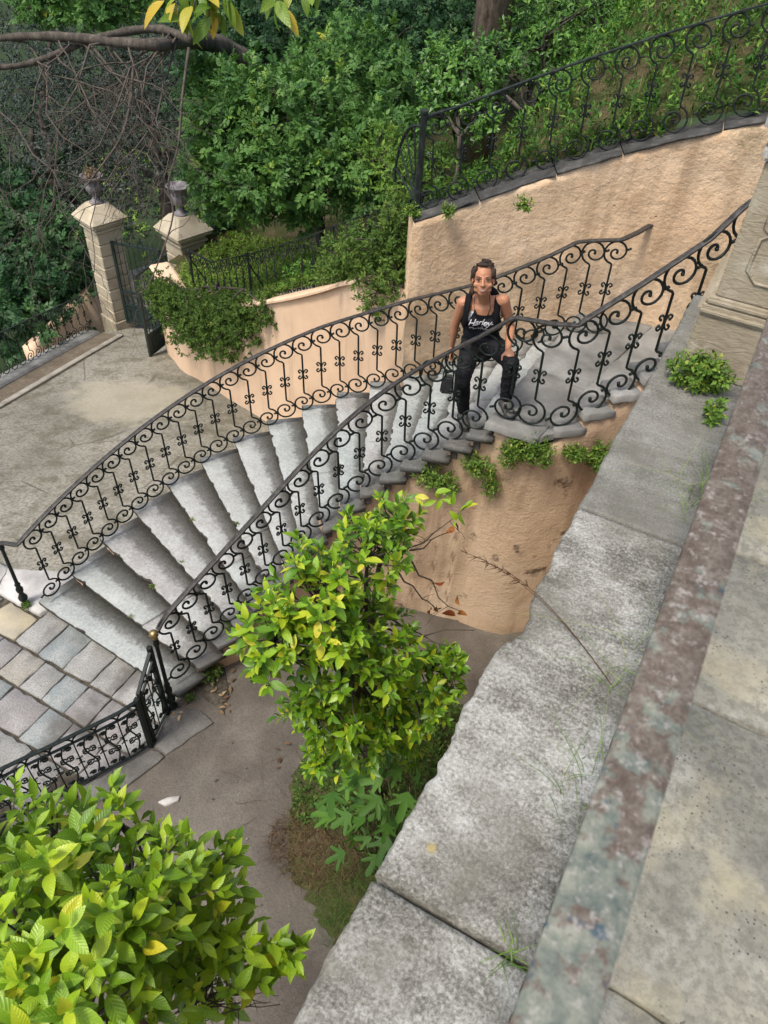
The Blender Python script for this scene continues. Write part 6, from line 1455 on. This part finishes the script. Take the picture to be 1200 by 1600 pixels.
# clothing
def cut(me, test):
    bm = bmesh.new(); bm.from_mesh(me); bmesh.ops.delete(bm, geom=[v for v in bm.verts if test(np.array(v.co))], context='VERTS'); bm.to_mesh(me); bm.free(); return me
def loc(p): d = p - hipc; return d @ RT, d @ TA[1], d @ spine
def topcut(p, lo, armz=.80):
    x, y, z = loc(p); lim = np.interp(abs(x), [0, .05, .075, .105, .14, .2], [LT * .88, LT * .89, LT * .98, LT * .80, LT * .62, LT * .55]) if y > -.02 else LT * .80
    return z > lim or z < lo
Bt = torso(Blob(), .012); me = cut(Bt.build('tank_top', .006, 6), lambda p: topcut(p, -.13)); tank = obj('tank_top', me, MT['jersey'], wo); tk = me
Bt = torso(Blob(), .006); me = Bt.build('undershirt', .006, 6)
def ucut(p):
    x, y, z = loc(p); lim = np.interp(abs(x), [0, .05, .075, .105, .14, .2], [LT * .80, LT * .82, LT * .90, LT * .92, LT * .74, LT * .62]) if y > -.02 else LT * .7
    return z > lim or z < .2
obj('undershirt', cut(me, ucut), MT['white'], wo)
Bp = Blob(); Bp.e(S(0, -.01, -.03), (.163, .118, .11), TA).e(S(0, .02, -.10), (.12, .10, .085), TA).e(S(0, -.005, .05), (.148, .108, .07), TA)
for a, k_, h in ((ra, rk, rh), (la, lk, lh)):
    Bp.chain([h, h * .5 + k_ * .5, k_, k_ * .6 + a * .4, a + (k_ - a) * .04], [.092, .080, .066, .064, .055], 9)
me = Bp.build('trousers', .0065, 4)
co = np.array([v.co for v in me.vertices]); nn = np.array([v.normal for v in me.vertices]); co += nn * (.005 * vnoise(co[:, 0] * 30, co[:, 1] * 30, co[:, 2] * 42, 9))[:, None]; me.vertices.foreach_set('co', co.astype(np.float32).ravel())
obj('trousers', me, MT['trousers'], wo)
for a, toe, zf in ((ra, pp(727, 668, -.27), 2.25), (la, pp(800, 655, -.44), 2.55)):
    d = toe - a; d[2] = 0; d = unit(d); sd_ = np.cross(d, UP); ax = np.array([sd_, d, UP]); a0 = np.array((a[0], a[1], zf))
    Bb = Blob(); Bb.seg(a + UP * .03, a0 + UP * .055, .046, .046, 6); Bb.e(a0 - d * .03 + UP * .04, (.038, .045, .042), ax).e(a0 + d * .05 + UP * .045, (.042, .07, .045), ax).e(a0 + d * .12 + UP * .035, (.046, .065, .036), ax)
    bt = obj('boot', Bb.build('boot', .005, 4), MT['boot'], wo)
    Bs = Blob(); Bs.e(a0 - d * .03 + UP * .012, (.044, .05, .014), ax).e(a0 + d * .05 + UP * .012, (.044, .09, .014), ax).e(a0 + d * .12 + UP * .012, (.05, .07, .014), ax); obj('sole', Bs.build('sole', .005, 2), MT['sole'], bt)
    mb = MB()
    for q in (.03, .05, .07): mb.tube([a0 + d * (.02 + q * .6) + UP * (.10 - q * .35) + sd_ * s_ for s_ in (-.022, 0, .022)], .0028, 4)
    obj('laces', mb.mesh('laces'), MT['teeth'], bt)
# lettering on the chest, laid onto the cloth
bvh = BVHTree.FromPolygons([v.co.copy() for v in tk.vertices], [tuple(p.vertices) for p in tk.polygons])
def chest_text(s, z, size, dx=0):
    cu = bpy.data.curves.new('t', 'FONT'); cu.body = s; cu.size = size; cu.shear = .35; cu.align_x = 'CENTER'; cu.offset = .0006; cu.space_character = .92
    o = bpy.data.objects.new('t', cu); COL.objects.link(o); dg = bpy.context.evaluated_depsgraph_get(); me = bpy.data.meshes.new_from_object(o.evaluated_get(dg)); bpy.data.objects.remove(o)
    bm = bmesh.new(); bm.from_mesh(me); bmesh.ops.triangulate(bm, faces=bm.faces); bmesh.ops.subdivide_edges(bm, edges=bm.edges, cuts=1)
    for v in bm.verts:
        p = S(v.co.x + dx, .5, z + v.co.y + .10 * (v.co.x)); h = bvh.ray_cast(Vector(p), Vector(-TA[1]))
        v.co = Vector(h[0]) + Vector(TA[1]) * .004 if h[0] is not None else Vector(S(v.co.x + dx, .12, z + v.co.y))
    bm.to_mesh(me); bm.free(); obj('chest_lettering', me, MT['ink'], tank)
chest_text('Harley-', LT * .68, .070); chest_text('Davidson', LT * .54, .062, .01)
mb = MB()   # cords of the necklace
for sx in (-1, 1): mb.tube([H(.045 * sx, -.01, -.10), S(.062 * sx, .055, LT * .98), S(.045 * sx, .098, LT * .86), S(.02 * sx, .112, LT * .72)], .0022, 4)
obj('necklace', mb.mesh('necklace'), MT['webbing'], wo)
# backpack with its two shoulder straps
bk = empty('backpack', tuple(S(0, -.18, LT * .5))); tag(bk, 'black backpack worn by the woman, straps over both shoulders', 'backpack')
Bk = Blob(); Bk.e(S(0, -.17, LT * .55), (.14, .075, .20), TA, 14).e(S(0, -.17, LT * .35), (.14, .08, .14), TA, 14); obj('pack', Bk.build('pack', .008, 6), MT['webbing'], bk)
for sx in (-1, 1):
    mb = MB(); P = smoothpath(np.array([S(.10 * sx, -.10, LT * .90), S(.108 * sx, -.02, LT * 1.085), S(.112 * sx, .06, LT * 1.0), S(.118 * sx, .115, LT * .80), S(.128 * sx, .10, LT * .60), S(.15 * sx, .02, LT * .42), S(.12 * sx, -.10, LT * .35)]), .02)
    T_ = np.gradient(P, axis=0); T_ /= np.linalg.norm(T_, axis=1)[:, None]; Sd = np.cross(T_, P - S(0, -.02, LT * .6)); Sd /= np.linalg.norm(Sd, axis=1)[:, None]; No = np.cross(Sd, T_)
    V = np.array([P + Sd * a_ + No * b_ for a_, b_ in ((-.026, -.004), (.026, -.004), (.024, .006), (-.024, .006))]).transpose(1, 0, 2).reshape(-1, 3); n_ = len(P)
    F = [(i * 4 + j, i * 4 + (j + 1) % 4, (i + 1) * 4 + (j + 1) % 4, (i + 1) * 4 + j) for i in range(n_ - 1) for j in range(4)]
    mb.add(V, F); obj('shoulder_strap', mb.mesh('shoulder_strap', True), MT['webbing'], bk)
# small bag hanging from her hand
hb = rwr + hfr * .09; bc = pp(699, 600, .0)
bg_ = empty('hand_bag', tuple(bc)); tag(bg_, 'small dark grey bag hanging at her side below the hand', 'bag')
mb = MB(); mb.box(tuple(bc), (.115, .07, .17), .4, .82); obj('pouch', autosmooth(mb.mesh('pouch', bevel=.014, seg=2)), MT['bag'], bg_)
mb = MB(); mb.tube([bc + RT * -.045 + UP * .08, hb + RT * -.008, hb + RT * .008, bc + RT * .045 + UP * .08], .005, 6); obj('handle', mb.mesh('handle'), MT['webbing'], bg_)
